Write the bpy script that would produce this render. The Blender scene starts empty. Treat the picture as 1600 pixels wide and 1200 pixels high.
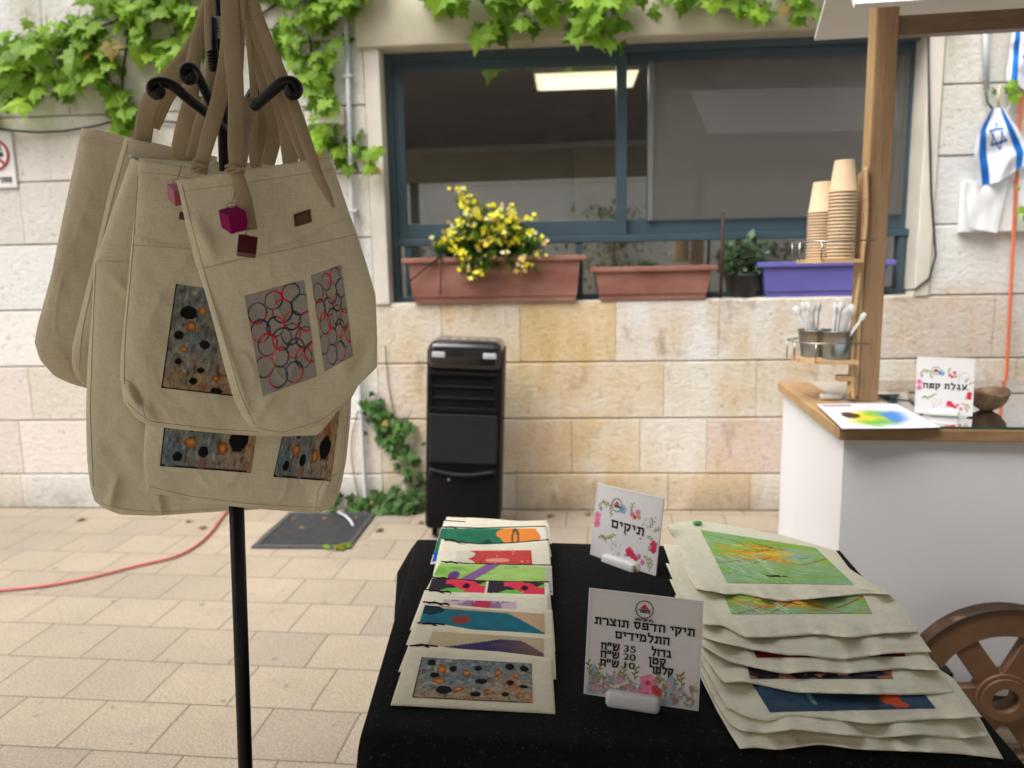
import bpy, bmesh, math, random
import numpy as np
from mathutils import Vector, Matrix, noise
from mathutils.bvhtree import BVHTree

# ------------------------------------------------------------------ camera, sky, sun, exposure
SC = bpy.context.scene
COL = SC.collection
F = 1202.0                                   # focal length in photo pixels (1600 wide)
PITCH, ROLL = math.radians(8.93), math.radians(-1.113)
CAM = Vector((0, 0, 1.45))
_f = Vector((0, math.cos(PITCH), -math.sin(PITCH)))
_r0 = Vector((1, 0, 0)); _u0 = _r0.cross(_f)
_r = math.cos(ROLL) * _r0 + math.sin(ROLL) * _u0
_u = -math.sin(ROLL) * _r0 + math.cos(ROLL) * _u0
cd = bpy.data.cameras.new('camera'); cam = bpy.data.objects.new('camera', cd); COL.objects.link(cam)
cam.matrix_world = Matrix(((_r.x, _u.x, -_f.x, CAM.x), (_r.y, _u.y, -_f.y, CAM.y), (_r.z, _u.z, -_f.z, CAM.z), (0, 0, 0, 1)))
cd.sensor_width = 36; cd.lens = 36 * F / 1600; cd.clip_start = .05; cd.clip_end = 400
cd.dof.use_dof = True; cd.dof.focus_distance = 1.32; cd.dof.aperture_fstop = 3.7
SC.camera = cam

SUN_EL, SUN_AZ = math.radians(58), math.radians(-130)     # azimuth: from behind the camera, to the left
w = bpy.data.worlds.new('World'); SC.world = w; w.use_nodes = True
nt = w.node_tree; nt.nodes.clear()
sky = nt.nodes.new('ShaderNodeTexSky'); sky.sky_type = 'NISHITA'; sky.sun_disc = False
sky.sun_elevation = SUN_EL; sky.sun_rotation = SUN_AZ; sky.dust_density = 6; sky.air_density = 1; sky.ozone_density = 1
hs = nt.nodes.new('ShaderNodeHueSaturation'); hs.inputs['Saturation'].default_value = .3
bg = nt.nodes.new('ShaderNodeBackground'); bg.inputs['Strength'].default_value = .15
ow = nt.nodes.new('ShaderNodeOutputWorld')
nt.links.new(sky.outputs[0], hs.inputs['Color']); nt.links.new(hs.outputs[0], bg.inputs['Color']); nt.links.new(bg.outputs[0], ow.inputs['Surface'])
sl = bpy.data.lights.new('sun', 'SUN'); sl.energy = 1.5; sl.angle = math.radians(45); sl.color = (1, .98, .96)
sun = bpy.data.objects.new('sun', sl); COL.objects.link(sun)
sd = Vector((math.sin(SUN_AZ) * math.cos(SUN_EL), math.cos(SUN_AZ) * math.cos(SUN_EL), math.sin(SUN_EL)))
sun.rotation_euler = sd.to_track_quat('Z', 'Y').to_euler()
SC.view_settings.view_transform = 'Standard'; SC.view_settings.look = 'None'
SC.view_settings.exposure = 0.62; SC.view_settings.gamma = 1
SC.cycles.max_bounces = 10; SC.cycles.transparent_max_bounces = 16; SC.cycles.use_denoising = True
SC.cycles.sample_clamp_indirect = 6

# ------------------------------------------------------------------ measuring helpers (photo pixel -> point on a real plane)
def ray(px, py): px, py = float(px), float(py); return (px - 800) / F * _r - (py - 600) / F * _u + _f
def onZ(px, py, z):
    d = ray(px, py); return CAM + d * ((z - CAM.z) / d.z)
def onY(px, py, y):
    y = float(y)
    d = ray(px, py); return CAM + d * ((y - CAM.y) / d.y)
def onP(px, py, p, n):
    p = Vector([float(q) for q in p])
    d = ray(px, py); return CAM + d * ((p - CAM).dot(n) / d.dot(n))
A_W = math.radians(-4.24)
MW = Matrix.Translation((0, 4.40, 0)) @ Matrix.Rotation(A_W, 4, 'Z')      # wall frame: x along, y into the wall, z up
MWI = MW.inverted()
def W(px, py, d=0.0):
    n = MW.to_3x3() @ Vector((0, 1, 0)); return MWI @ onP(px, py, MW @ Vector((0, d, 0)), n)
MC = Matrix.Translation((.961, 2.212, 0)) @ Matrix.Rotation(math.radians(-8), 4, 'Z')   # cart frame
MCI = MC.inverted()
def Cp(px, py, d=0.0):
    n = MC.to_3x3() @ Vector((0, 1, 0)); return MCI @ onP(px, py, MC @ Vector((0, d, 0)), n)

# ------------------------------------------------------------------ materials
def lin(c): return tuple((x / 12.92 if x <= .04045 else ((x + .055) / 1.055) ** 2.4) for x in c)
class NT:
    def __init__(s, name):
        s.m = bpy.data.materials.new(name); s.m.use_nodes = True; s.t = s.m.node_tree
        s.p = s.t.nodes['Principled BSDF']; s.out = s.t.nodes['Material Output']
    def n(s, kind, **kw):
        x = s.t.nodes.new('ShaderNode' + kind)
        for k, v in kw.items():
            if hasattr(x, k) and k not in ('Scale',): setattr(x, k, v)
            else: x.inputs[k].default_value = v
        return x
    def l(s, a, b): s.t.links.new(a, b)
    def coord(s, scale=(1, 1, 1), kind='Object', rot=(0, 0, 0)):
        c = s.n('TexCoord'); m = s.n('Mapping'); m.inputs['Scale'].default_value = scale; m.inputs['Rotation'].default_value = rot
        s.l(c.outputs[kind], m.inputs[0]); return m.outputs[0]
    def noise(s, vec, scale, detail=4, rough=.55):
        x = s.n('TexNoise'); x.inputs['Scale'].default_value = scale; x.inputs['Detail'].default_value = detail; x.inputs['Roughness'].default_value = rough
        s.l(vec, x.inputs['Vector']); return x.outputs['Fac']
    def ramp(s, fac, stops):
        x = s.n('ValToRGB'); e = x.color_ramp.elements
        while len(e) < len(stops): e.new(.5)
        for el, (p, c) in zip(e, stops): el.position = p; el.color = (*c, 1) if len(c) == 3 else c
        s.l(fac, x.inputs[0]); return x.outputs[0]
    def mix(s, fac, a, b, mode='MIX'):
        x = s.n('Mix', data_type='RGBA', blend_type=mode)
        for v, i in ((fac, 0), (a, 6), (b, 7)):
            if isinstance(v, (int, float)): x.inputs[i].default_value = v
            elif isinstance(v, tuple): x.inputs[i].default_value = (*v, 1)
            else: s.l(v, x.inputs[i])
        return x.outputs[2]
    def math(s, op, a, b=0.0):
        x = s.n('Math', operation=op)
        for v, i in ((a, 0), (b, 1)):
            if isinstance(v, (int, float)): x.inputs[i].default_value = v
            else: s.l(v, x.inputs[i])
        return x.outputs[0]
    def bump(s, h, strength=.3, dist=.01):
        b = s.n('Bump'); b.inputs['Strength'].default_value = strength; b.inputs['Distance'].default_value = dist
        s.l(h, b.inputs['Height']); s.l(b.outputs[0], s.p.inputs['Normal'])
def mat(name, col, rough=.6, var=.12, scale=6, bump=0, bscale=80, spec=.35, metallic=0, col2=None, stretch=(1, 1, 1)):
    q = NT(name); v = q.coord(stretch)
    a = tuple(c * (1 - var) for c in col); b = col2 or tuple(min(1, c * (1 + var)) for c in col)
    q.l(q.ramp(q.noise(v, scale), [(.3, a), (.7, b)]), q.p.inputs['Base Color'])
    q.p.inputs['Roughness'].default_value = rough; q.p.inputs['Specular IOR Level'].default_value = spec; q.p.inputs['Metallic'].default_value = metallic
    if bump: q.bump(q.noise(v, bscale, 3), bump, .004)
    return q.m
def cloth_mat(name, col, weave=900, bump=.25, var=.09, rib=0, lint=0):
    q = NT(name); v = q.coord()
    n1 = q.noise(v, 6, 6, .6); na = q.noise(q.coord((60, 60, 700)), 1, 3, .6); nb = q.noise(q.coord((700, 700, 60)), 1, 3, .6); sp = q.noise(v, 210, 2)
    c = q.ramp(n1, [(.3, tuple(x * (1 - var) for x in col)), (.7, tuple(min(1, x * (1 + var)) for x in col))])
    thr = q.math('ADD', q.math('MULTIPLY', na, .5), q.math('MULTIPLY', nb, .5))
    c = q.mix(.2, c, q.ramp(thr, [(.36, tuple(x * .55 for x in col)), (.64, tuple(min(1, x * 1.3) for x in col))]))
    c = q.mix(q.ramp(sp, [(.70, (0, 0, 0)), (.76, (.35,) * 3)]), c, tuple(x * .45 for x in col))
    if rib:
        wd = q.n('TexWave', wave_type='BANDS', bands_direction='DIAGONAL'); wd.inputs['Scale'].default_value = rib; wd.inputs['Distortion'].default_value = 1.5; q.l(v, wd.inputs['Vector'])
        c = q.mix(.25, c, q.ramp(wd.outputs['Fac'], [(.2, tuple(x * .5 for x in col)), (.8, tuple(min(1, x * 1.25) for x in col))]))
    if lint: c = q.mix(q.ramp(q.noise(v, 150, 4, .7), [(.60, (0, 0, 0)), (.74, (.5,) * 3)]), c, (lint,) * 3)
    q.l(c, q.p.inputs['Base Color']); q.p.inputs['Roughness'].default_value = .92; q.p.inputs['Specular IOR Level'].default_value = .12
    h = q.math('ADD', q.math('MULTIPLY', thr, 1.6), q.math('MULTIPLY', q.noise(v, 34, 5, .6), 3.5)); q.bump(h, bump, .0016)
    return q.m
def attr_mat(name, rough=.8, spec=.15):
    q = NT(name); a = q.n('Attribute', attribute_name='Col'); v = q.coord()
    q.l(q.mix(.12, a.outputs['Color'], q.ramp(q.noise(v, 260, 2), [(.3, (.25,) * 3), (.7, (.95,) * 3)]), 'OVERLAY'), q.p.inputs['Base Color'])
    q.p.inputs['Roughness'].default_value = rough; q.p.inputs['Specular IOR Level'].default_value = spec
    return q.m
def wood_mat(name, a, b, axis='X', rough=.45):
    q = NT(name); sc = {'X': (1, 14, 14), 'Y': (14, 1, 14), 'Z': (14, 14, 1)}[axis]; v = q.coord(sc)
    n = q.noise(v, 3.2, 8, .62); n2 = q.noise(v, 14, 4)
    c = q.ramp(n, [(.3, a), (.5, tuple((x + y) / 2 for x, y in zip(a, b))), (.72, b)])
    q.l(q.mix(.18, c, q.ramp(n2, [(.35, tuple(x * .5 for x in a)), (.65, b)])), q.p.inputs['Base Color'])
    q.p.inputs['Roughness'].default_value = rough; q.bump(n2, .15, .002); return q.m
def leaf_mat(name, a, b, trans=.45):
    q = NT(name); v = q.coord(); at = q.n('Attribute', attribute_name='Col')
    c = q.ramp(at.outputs['Fac'], [(0, a), (.9, b), (1, (.30, .23, .05))])
    q.l(c, q.p.inputs['Base Color']); q.p.inputs['Roughness'].default_value = .5; q.p.inputs['Specular IOR Level'].default_value = .3
    tr = q.n('BsdfTranslucent'); q.l(c, tr.inputs['Color']); ms = q.n('MixShader'); ms.inputs[0].default_value = trans
    q.l(q.p.outputs[0], ms.inputs[1]); q.l(tr.outputs[0], ms.inputs[2]); q.l(ms.outputs[0], q.out.inputs[0]); return q.m
def glass_mat(name, tint=(.95, .97, .96), refl=1.6, base=.02, rough=0.0):
    q = NT(name); q.t.nodes.remove(q.p)
    tr = q.n('BsdfTransparent'); tr.inputs[0].default_value = (*tint, 1); gl = q.n('BsdfGlossy'); gl.inputs['Roughness'].default_value = rough
    fr = q.n('Fresnel'); fr.inputs[0].default_value = 1.45
    fac = q.math('ADD', q.math('MULTIPLY', fr.outputs[0], refl), base); fac = q.math('MINIMUM', fac, 1.0)
    ms = q.n('MixShader'); q.l(fac, ms.inputs[0]); q.l(tr.outputs[0], ms.inputs[1]); q.l(gl.outputs[0], ms.inputs[2]); q.l(ms.outputs[0], q.out.inputs[0])
    return q.m
def emit_mat(name, col, s):
    q = NT(name); q.p.inputs['Base Color'].default_value = (*col, 1); q.p.inputs['Emission Color'].default_value = (*col, 1); q.p.inputs['Emission Strength'].default_value = s; return q.m

# ------------------------------------------------------------------ mesh builder
class G:
    def __init__(s, xf=None): s.bm = bmesh.new(); s.xf = xf or Matrix(); s.mi = 0; s.cl = None
    def v(s, p): return s.bm.verts.new(s.xf @ Vector(p))
    def f(s, vs, smooth=False):
        try: x = s.bm.faces.new(vs)
        except ValueError: return None
        x.material_index = s.mi; x.smooth = smooth; return x
    def box(s, lo, hi, bev=0.0, M=None, seg=2, smooth=False):
        b = bmesh.new(); bmesh.ops.create_cube(b, size=1)
        lo, hi = Vector(lo), Vector(hi)
        for v in b.verts: v.co = Vector(((lo[i] + hi[i]) / 2 + v.co[i] * (hi[i] - lo[i])) for i in range(3))
        if bev: bmesh.ops.bevel(b, geom=list(b.edges), offset=bev, segments=seg, affect='EDGES', profile=.5)
        X = s.xf @ (M or Matrix()); s.merge(b, X, smooth or bev > .008); return s
    def merge(s, b, X, smooth=False):
        mp = {v: s.bm.verts.new(X @ v.co) for v in b.verts}
        for f in b.faces:
            x = s.f([mp[v] for v in f.verts], smooth)
        b.free()
    def tube(s, pts, r, seg=8, closed=False):
        pts = [Vector(p) for p in pts]; n = len(pts); rings = []; prev = None
        rr = r if isinstance(r, (list, tuple)) else [r] * n
        for i, p in enumerate(pts):
            a = pts[(i - 1) % n] if (i or closed) else p; b = pts[(i + 1) % n] if (i < n - 1 or closed) else p
            t = (b - a).normalized()
            if prev is None: e = t.orthogonal().normalized()
            else: e = (prev - t * prev.dot(t)).normalized()
            prev = e; g = t.cross(e)
            rings.append([s.v(p + (e * math.cos(2 * math.pi * k / seg) + g * math.sin(2 * math.pi * k / seg)) * rr[i]) for k in range(seg)])
        for i in range(n if closed else n - 1):
            A, B = rings[i], rings[(i + 1) % n]
            for k in range(seg): s.f([A[k], A[(k + 1) % seg], B[(k + 1) % seg], B[k]], True)
        if not closed: s.f(rings[0][::-1]); s.f(rings[-1])
        return s
    def lathe(s, prof, c=(0, 0, 0), seg=28, sx=1, sy=1):
        rings = [[s.v((c[0] + r * sx * math.cos(2 * math.pi * k / seg), c[1] + r * sy * math.sin(2 * math.pi * k / seg), c[2] + z)) for k in range(seg)] for r, z in prof]
        for A, B in zip(rings, rings[1:]):
            for k in range(seg): s.f([A[k], A[(k + 1) % seg], B[(k + 1) % seg], B[k]], True)
        return s
    def prism(s, poly, off):           # polygon (3D points) pushed along off
        off = Vector(off); A = [s.v(p) for p in poly]; B = [s.v(Vector(p) + off) for p in poly]; n = len(A)
        s.f(A); s.f(B[::-1])
        for i in range(n): s.f([A[i], B[i], B[(i + 1) % n], A[(i + 1) % n]])
        return s
    def grid(s, P, smooth=True, flip=False):  # P[row][col]
        V = [[s.v(p) for p in row] for row in P]
        for a, b in zip(V, V[1:]):
            for k in range(len(a) - 1):
                q = [a[k], b[k], b[k + 1], a[k + 1]]; s.f(q[::-1] if flip else q, smooth)
        return V
    def build(s, name, m, parent=None, recalc=True):
        if recalc: bmesh.ops.recalc_face_normals(s.bm, faces=s.bm.faces)
        me = bpy.data.meshes.new(name)
        if parent is not None:
            off = ROOT[parent.name]
            for v in s.bm.verts: v.co = v.co - off
        s.bm.to_mesh(me); s.bm.free()
        for x in (m if isinstance(m, (list, tuple)) else [m]): me.materials.append(x)
        o = bpy.data.objects.new(name, me); COL.objects.link(o)
        if parent is not None: o.parent = parent; ROOT[o.name] = ROOT[parent.name]
        return o
ROOT = {}
def tag(o, label, cat, group=None, kind=None):
    if label: o['label'] = label
    if cat: o['category'] = cat
    if group: o['group'] = group
    if kind: o['kind'] = kind
    return o
def thing(name, label, cat, loc=(0, 0, 0), group=None):
    o = bpy.data.objects.new(name, None); o.empty_display_size = .05; COL.objects.link(o); o.location = loc
    ROOT[o.name] = Vector(loc); return tag(o, label, cat, group)
def solo(g, name, m, label, cat, loc=(0, 0, 0), group=None):      # a thing that is one mesh, origin at its base
    loc = Vector(loc)
    for v in g.bm.verts: v.co = v.co - loc
    o = g.build(name, m); o.location = loc; ROOT[o.name] = loc; return tag(o, label, cat, group)
def colattr(o, cols):
    a = o.data.color_attributes.new('Col', 'FLOAT_COLOR', 'POINT')
    buf = np.ones((len(o.data.vertices), 4), dtype=np.float32); buf[:, :3] = cols; a.data.foreach_set('color', buf.ravel())
R = random.Random(7)

# ------------------------------------------------------------------ materials in use
M_CANVAS = cloth_mat('natural_canvas', (.745, .68, .50), bump=.5)
M_CANVAS2 = cloth_mat('warm_canvas', (.65, .57, .41), bump=.5)
M_COTTON = cloth_mat('pale_cotton', (.82, .77, .60), bump=.45)
M_WEB = cloth_mat('brown_webbing', (.43, .34, .215), bump=.5, var=.1, rib=150)
M_BLACKCLOTH = cloth_mat('black_tablecloth', (.0075, .0075, .008), bump=.6, lint=.12)
M_BLACKMETAL = mat('black_metal', (.007, .007, .0075), .4, .2, 12, spec=.25)
M_WHITEPL = mat('white_acrylic', (.78, .77, .75), .3, .02, 6, spec=.5)
M_PAPER = mat('white_card', (.74, .72, .72), .35, .02, 6, spec=.45)
M_INK = mat('black_ink', (.012, .014, .014), .6, .05)
M_PRINT = attr_mat('printed_ink')
M_GLOSSP = attr_mat('glossy_print', .35, .4)
M_FRAME = mat('slate_blue_aluminium', (.050, .082, .105), .4, .12, 3, spec=.4)
M_TERRA = mat('terracotta_plastic', (.25, .095, .068), .6, .15, 3.5, bump=.2, col2=(.36, .175, .135), stretch=(1, 1, 3))
M_PURPLE = mat('purple_plastic', (.145, .135, .44), .5, .1, 5)
M_CREAM = mat('cream_stone_trim', (.66, .62, .54), .85, .12, 4, bump=.3, bscale=60)
M_WOODX = wood_mat('oak_board', (.26, .145, .065), (.46, .285, .14), 'X')
M_WOODY = wood_mat('oak_edge', (.36, .21, .09), (.58, .37, .18), 'Y')
M_WOODZ = wood_mat('pine_post', (.23, .135, .07), (.40, .25, .135), 'Z')
M_BEAM = wood_mat('dark_pine_beam', (.14, .085, .05), (.25, .16, .095), 'X')
M_PLY = wood_mat('plywood', (.50, .31, .15), (.66, .45, .25), 'X')
M_WHEEL = mat('brown_painted_wood', (.235, .125, .065), .45, .18, 7, bump=.1, bscale=40)
M_WHITE = mat('white_laminate', (.83, .845, .865), .4, .03, 2.2)
M_GREYPIPE = mat('grey_pvc', (.50, .53, .55), .5, .06, 5)
M_SOIL = mat('soil', (.035, .024, .016), .95, .4, 40, bump=.6)
M_KRAFT = mat('kraft_paper', (.63, .465, .30), .75, .05, 6)
M_STEEL = mat('steel_wire', (.38, .38, .37), .25, .05, 5, metallic=1)
M_GALV = mat('galvanised_steel', (.30, .33, .33), .32, .12, 9, metallic=.9)
M_BLACKPL = mat('black_plastic', (.0055, .0055, .006), .5, .2, 5, spec=.12)
M_RED = mat('red_rubber', (.55, .15, .14), .6, .1, 5)
M_ORANGE = mat('orange_rubber', (.70, .16, .07), .6, .1, 5)
M_IVY = leaf_mat('ivy_leaf', (.085, .20, .016), (.34, .56, .05), .5)
M_IVYD = leaf_mat('dark_ivy_leaf', (.03, .085, .02), (.10, .22, .05), .35)
M_STEM = mat('brown_stem', (.07, .045, .025), .8, .25, 20)

# ------------------------------------------------------------------ ground
def paving():
    q = NT('stone_pavers'); c = q.n('TexCoord'); mp = q.n('Mapping'); mp.inputs['Rotation'].default_value = (0, 0, math.radians(6.6)); mp.inputs['Location'].default_value = (.06, .095, 0)
    q.l(c.outputs['Object'], mp.inputs[0]); v = mp.outputs[0]
    b = q.n('TexBrick'); b.offset = .42; b.offset_frequency = 2
    for k, val in dict(Scale=1, **{'Mortar Size': .0035, 'Mortar Smooth': .3, 'Bias': 0, 'Brick Width': .296, 'Row Height': .262}).items(): b.inputs[k].default_value = val
    b.inputs['Color1'].default_value = (.315, .288, .24, 1); b.inputs['Color2'].default_value = (.38, .345, .278, 1); b.inputs['Mortar'].default_value = (.17, .15, .125, 1)
    # joints wander a little
    nz = q.n('TexNoise'); nz.inputs['Scale'].default_value = 5; q.l(v, nz.inputs['Vector'])
    wob = q.n('VectorMath', operation='MULTIPLY_ADD'); q.l(nz.outputs['Color'], wob.inputs[0]); wob.inputs[1].default_value = (.012, .012, 0); q.l(v, wob.inputs[2])
    q.l(wob.outputs[0], b.inputs['Vector'])
    sp = q.noise(v, 130, 3, .7); big = q.noise(v, 1.1, 4); mid = q.noise(v, 9, 5)
    col = q.mix(.55, b.outputs['Color'], q.ramp(sp, [(.32, (.16, .14, .125)), (.5, (.45, .40, .36)), (.68, (.74, .68, .62))]), 'OVERLAY')
    col = q.mix(.4, col, q.ramp(big, [(.3, (.36, .32, .29)), (.7, (.68, .62, .54))]), 'OVERLAY')
    col = q.mix(q.ramp(mid, [(.55, (0, 0, 0)), (.8, (.5,) * 3)]), col, (.25, .22, .185))
    spot = q.noise(v, 3.1, 2, .5); col = q.mix(q.ramp(q.noise(v, 17, 2, .4), [(.70, (0, 0, 0)), (.74, (.6,) * 3)]), col, (.15, .14, .13))
    q.l(col, q.p.inputs['Base Color']); q.p.inputs['Roughness'].default_value = .85
    h = q.math('SUBTRACT', q.math('MULTIPLY', sp, .25), b.outputs['Fac']); q.bump(h, .5, .006)
    g = G(); s = 30
    g.f([g.v(p) for p in ((-s, -s, 0), (s, -s, 0), (s, s, 0), (-s, s, 0))])
    o = g.build('paving', q.m); o['kind'] = 'structure'
paving()

# ------------------------------------------------------------------ stone wall with its window opening
UL, UR = W(603, 300).x, W(1436, 300).x
VS, VT = W(1000, 469).z, W(1000, 60).z
def wall_mat():
    q = NT('weathered_limestone'); v = q.coord(); at = q.n('Attribute', attribute_name='Col')
    base = at.outputs['Color']
    sepx = q.n('SeparateXYZ'); q.l(v, sepx.inputs[0]); u, z = sepx.outputs[0], sepx.outputs[2]
    vs = q.coord((2.3, 2.3, .55)); streak = q.noise(vs, 2.2, 6, .6); blot = q.noise(v, 2.6, 6, .62); fine = q.noise(v, 42, 4, .7); pit = q.noise(q.coord((1, 1, 1.4)), 26, 6, .75)
    below = q.n('MapRange'); below.interpolation_type = 'SMOOTHSTEP'; q.l(z, below.inputs[0]); below.inputs[1].default_value = VS + .12; below.inputs[2].default_value = VS - .02
    pat = q.n('MapRange'); pat.interpolation_type = 'SMOOTHSTEP'; q.l(u, pat.inputs[0]); pat.inputs[1].default_value = W(985, 520).x; pat.inputs[2].default_value = W(940, 520).x; pat.inputs[3].default_value = .6; pat.inputs[4].default_value = 1.0
    ul = q.n('MapRange'); ul.interpolation_type = 'SMOOTHSTEP'; q.l(u, ul.inputs[0]); ul.inputs[1].default_value = -1.15; ul.inputs[2].default_value = -.35
    m = q.math('MULTIPLY', below.outputs[0], ul.outputs[0])
    st = q.ramp(streak, [(.33, (0, 0, 0)), (.54, (.95,) * 3)]); bl = q.ramp(blot, [(.38, (.15,) * 3), (.62, (1,) * 3)])
    m1 = q.math('MULTIPLY', q.math('MULTIPLY', st, bl), q.math('MULTIPLY', m, pat.outputs[0]))
    c = q.mix(m1, base, (.62, .43, .20))
    c = q.mix(q.math('MULTIPLY', q.ramp(q.noise(q.coord((1.5, 1.5, .8)), 4.5, 6, .65), [(.58, (0, 0, 0)), (.72, (.6,) * 3)]), m), c, (.30, .185, .085))
    # dirt above the ground and green film on the upper left
    lo = q.n('MapRange'); q.l(z, lo.inputs[0]); lo.inputs[1].default_value = .22; lo.inputs[2].default_value = 0.0
    c = q.mix(q.math('MULTIPLY', lo.outputs[0], q.ramp(blot, [(.35, (.2,) * 3), (.6, (.75,) * 3)])), c, (.24, .20, .16))
    hi = q.n('MapRange'); q.l(z, hi.inputs[0]); hi.inputs[1].default_value = 1.95; hi.inputs[2].default_value = 2.6
    c = q.mix(q.math('MULTIPLY', hi.outputs[0], q.ramp(q.noise(vs, 1.6, 5), [(.42, (0, 0, 0)), (.62, (.5,) * 3)])), c, (.36, .34, .17))
    c = q.mix(.3, c, q.ramp(fine, [(.3, (.3,) * 3), (.7, (.72,) * 3)]), 'OVERLAY')
    c = q.mix(q.ramp(pit, [(.59, (0, 0, 0)), (.67, (.75,) * 3)]), c, (.33, .29, .245))
    q.l(c, q.p.inputs['Base Color']); q.p.inputs['Roughness'].default_value = .88; q.p.inputs['Specular IOR Level'].default_value = .2
    q.bump(q.math('ADD', q.math('MULTIPLY', fine, .4), q.math('MULTIPLY', pit, -1.0)), .75, .014)
    return q.m
def stone_wall():
    root = thing('stone_wall', 'pale weathered limestone courtyard wall with ochre stains under the window', 'wall', MW @ Vector((0, 0, 0)))
    joints = [0.0, W(130, 741).z, W(130, 657).z, W(60, 573).z, W(55, 485).z, W(30, 383).z, W(30, 285).z, W(30, 183).z, W(562, 62).z]
    low = [0.0, W(1000, 740).z, W(1000, 653.5).z, W(1000, 565).z, VS]
    while joints[-1] < 3.7: joints.append(joints[-1] + .42)
    lowj = {1: [805, 1045], 2: [700, 893, 1000, 1105], 3: [760, 1036, 1180], 4: [695, 815, 962, 1120]}
    g = G(MW); cols = []
    def block(u0, u1, v0, v1, tint):
        e = .0035; c = .005; a0, a1, b0, b1 = u0 + .0007, u1 - .0007, v0 + e, v1 - e
        if a1 - a0 < .03 or b1 - b0 < .03: return
        dy = R.uniform(-.0025, .0025)
        O = [g.v(p) for p in ((a0, .03, b0), (a1, .03, b0), (a1, .03, b1), (a0, .03, b1))]
        Mi = [g.v(p) for p in ((a0, dy + c, b0), (a1, dy + c, b0), (a1, dy + c, b1), (a0, dy + c, b1))]
        I = [g.v(p) for p in ((a0 + .0015, dy, b0 + c), (a1 - .0015, dy, b0 + c), (a1 - .0015, dy, b1 - c), (a0 + .0015, dy, b1 - c))]
        g.f(I)
        for A, B in ((O, Mi), (Mi, I)):
            for k in range(4): g.f([A[k], A[(k + 1) % 4], B[(k + 1) % 4], B[k]])
        cols.extend([tint] * 12)
    def tone(up):
        k = R.uniform(.9, 1.06)
        t = R.choice([(.76, .725, .645), (.775, .755, .705), (.74, .685, .58), (.755, .68, .62)]) if not up else R.choice([(.74, .73, .69), (.72, .70, .65), (.76, .755, .73), (.73, .70, .645)])
        return tuple(x * k for x in t)
    UA, UB = -7.5, 6.0
    jl, jr = W(577, 300).x, W(1462, 300).x
    def run(ua, ub, v0, v1, up, splits=None, tints=()):
        us = [ua]
        if splits: us += splits
        x = (splits[-1] if splits else ua)
        while x < ub - .2:
            x += R.uniform(.42, .95)
            if x < ub - .25: us.append(x)
        us.append(ub)
        for n_, (a, b) in enumerate(zip(us, us[1:])): block(a, b, v0, v1, tints[n_] if n_ < len(tints) else tone(up))
    for i, (v0, v1) in enumerate(zip(low, low[1:]), 1):       # below the window: courses of their own
        sp = [W(x, 650).x for x in lowj[i]]
        run(jl, sp[0], v0, v1, False); run(sp[0], UB, v0, v1, False, sp[1:], {4: ((.74, .66, .53), (.72, .57, .36), (.78, .765, .74), (.775, .75, .70)), 3: ((.73, .64, .50), (.76, .72, .63), (.75, .71, .63)), 2: ((.73, .62, .52), (.73, .65, .52), (.78, .74, .66), (.74, .62, .56)), 1: ((.73, .66, .54), (.72, .60, .45))}[i])
    for i, (v0, v1) in enumerate(zip(joints, joints[1:])):
        run(UA, jl, v0, v1, i > 3)
        if v0 >= VS - .2:
            run(jr, UB, max(v0, VS), v1, True)
    vL = W(900, 22).z
    k = 0
    for v0, v1 in ((vL + .12, vL + .5), (vL + .5, vL + .95), (vL + .95, 3.9)):
        run(jl, jr, v0, v1, True)
    o = g.build('stone_courses', wall_mat(), root); colattr(o, np.array(cols))
    g = G(MW)                                             # the backing behind the joints, with the opening left free
    g.box((UA, .022, 0), (jl + .02, .30, 3.9)); g.box((jr - .02, .022, VS), (UB, .30, 3.9)); g.box((jl + .021, .0225, 0), (UB - .01, .30, VS - .006)); g.box((jl + .021, .0225, VT + .02), (jr - .021, .30, 3.89))
    g.build('mortar_backing', mat('grey_mortar', (.23, .20, .165), .9, .2, 10), root)
    g = G(MW)
    g.box((jl + .004, -.012, VS - .002), (UL - .004, .29, VT + .004), .006); g.box((UR + .004, -.012, VS - .002), (jr - .004, .29, VT + .004), .006)
    g.build('window_jamb', M_CREAM, root)
    g = G(MW); g.box((jl - .03, -.035, VT), (jr + .02, .28, vL + .117), .01)
    g.build('lintel', mat('mossy_concrete', (.50, .455, .31), .9, .22, 2.5, bump=.3, bscale=50, col2=(.57, .53, .42)), root)
    g = G(MW); g.box((jl + .01, .004, VS - .03), (jr - .01, .29, VS + .003), .004)
    g.build('window_sill', M_CREAM, root)
stone_wall()

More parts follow.
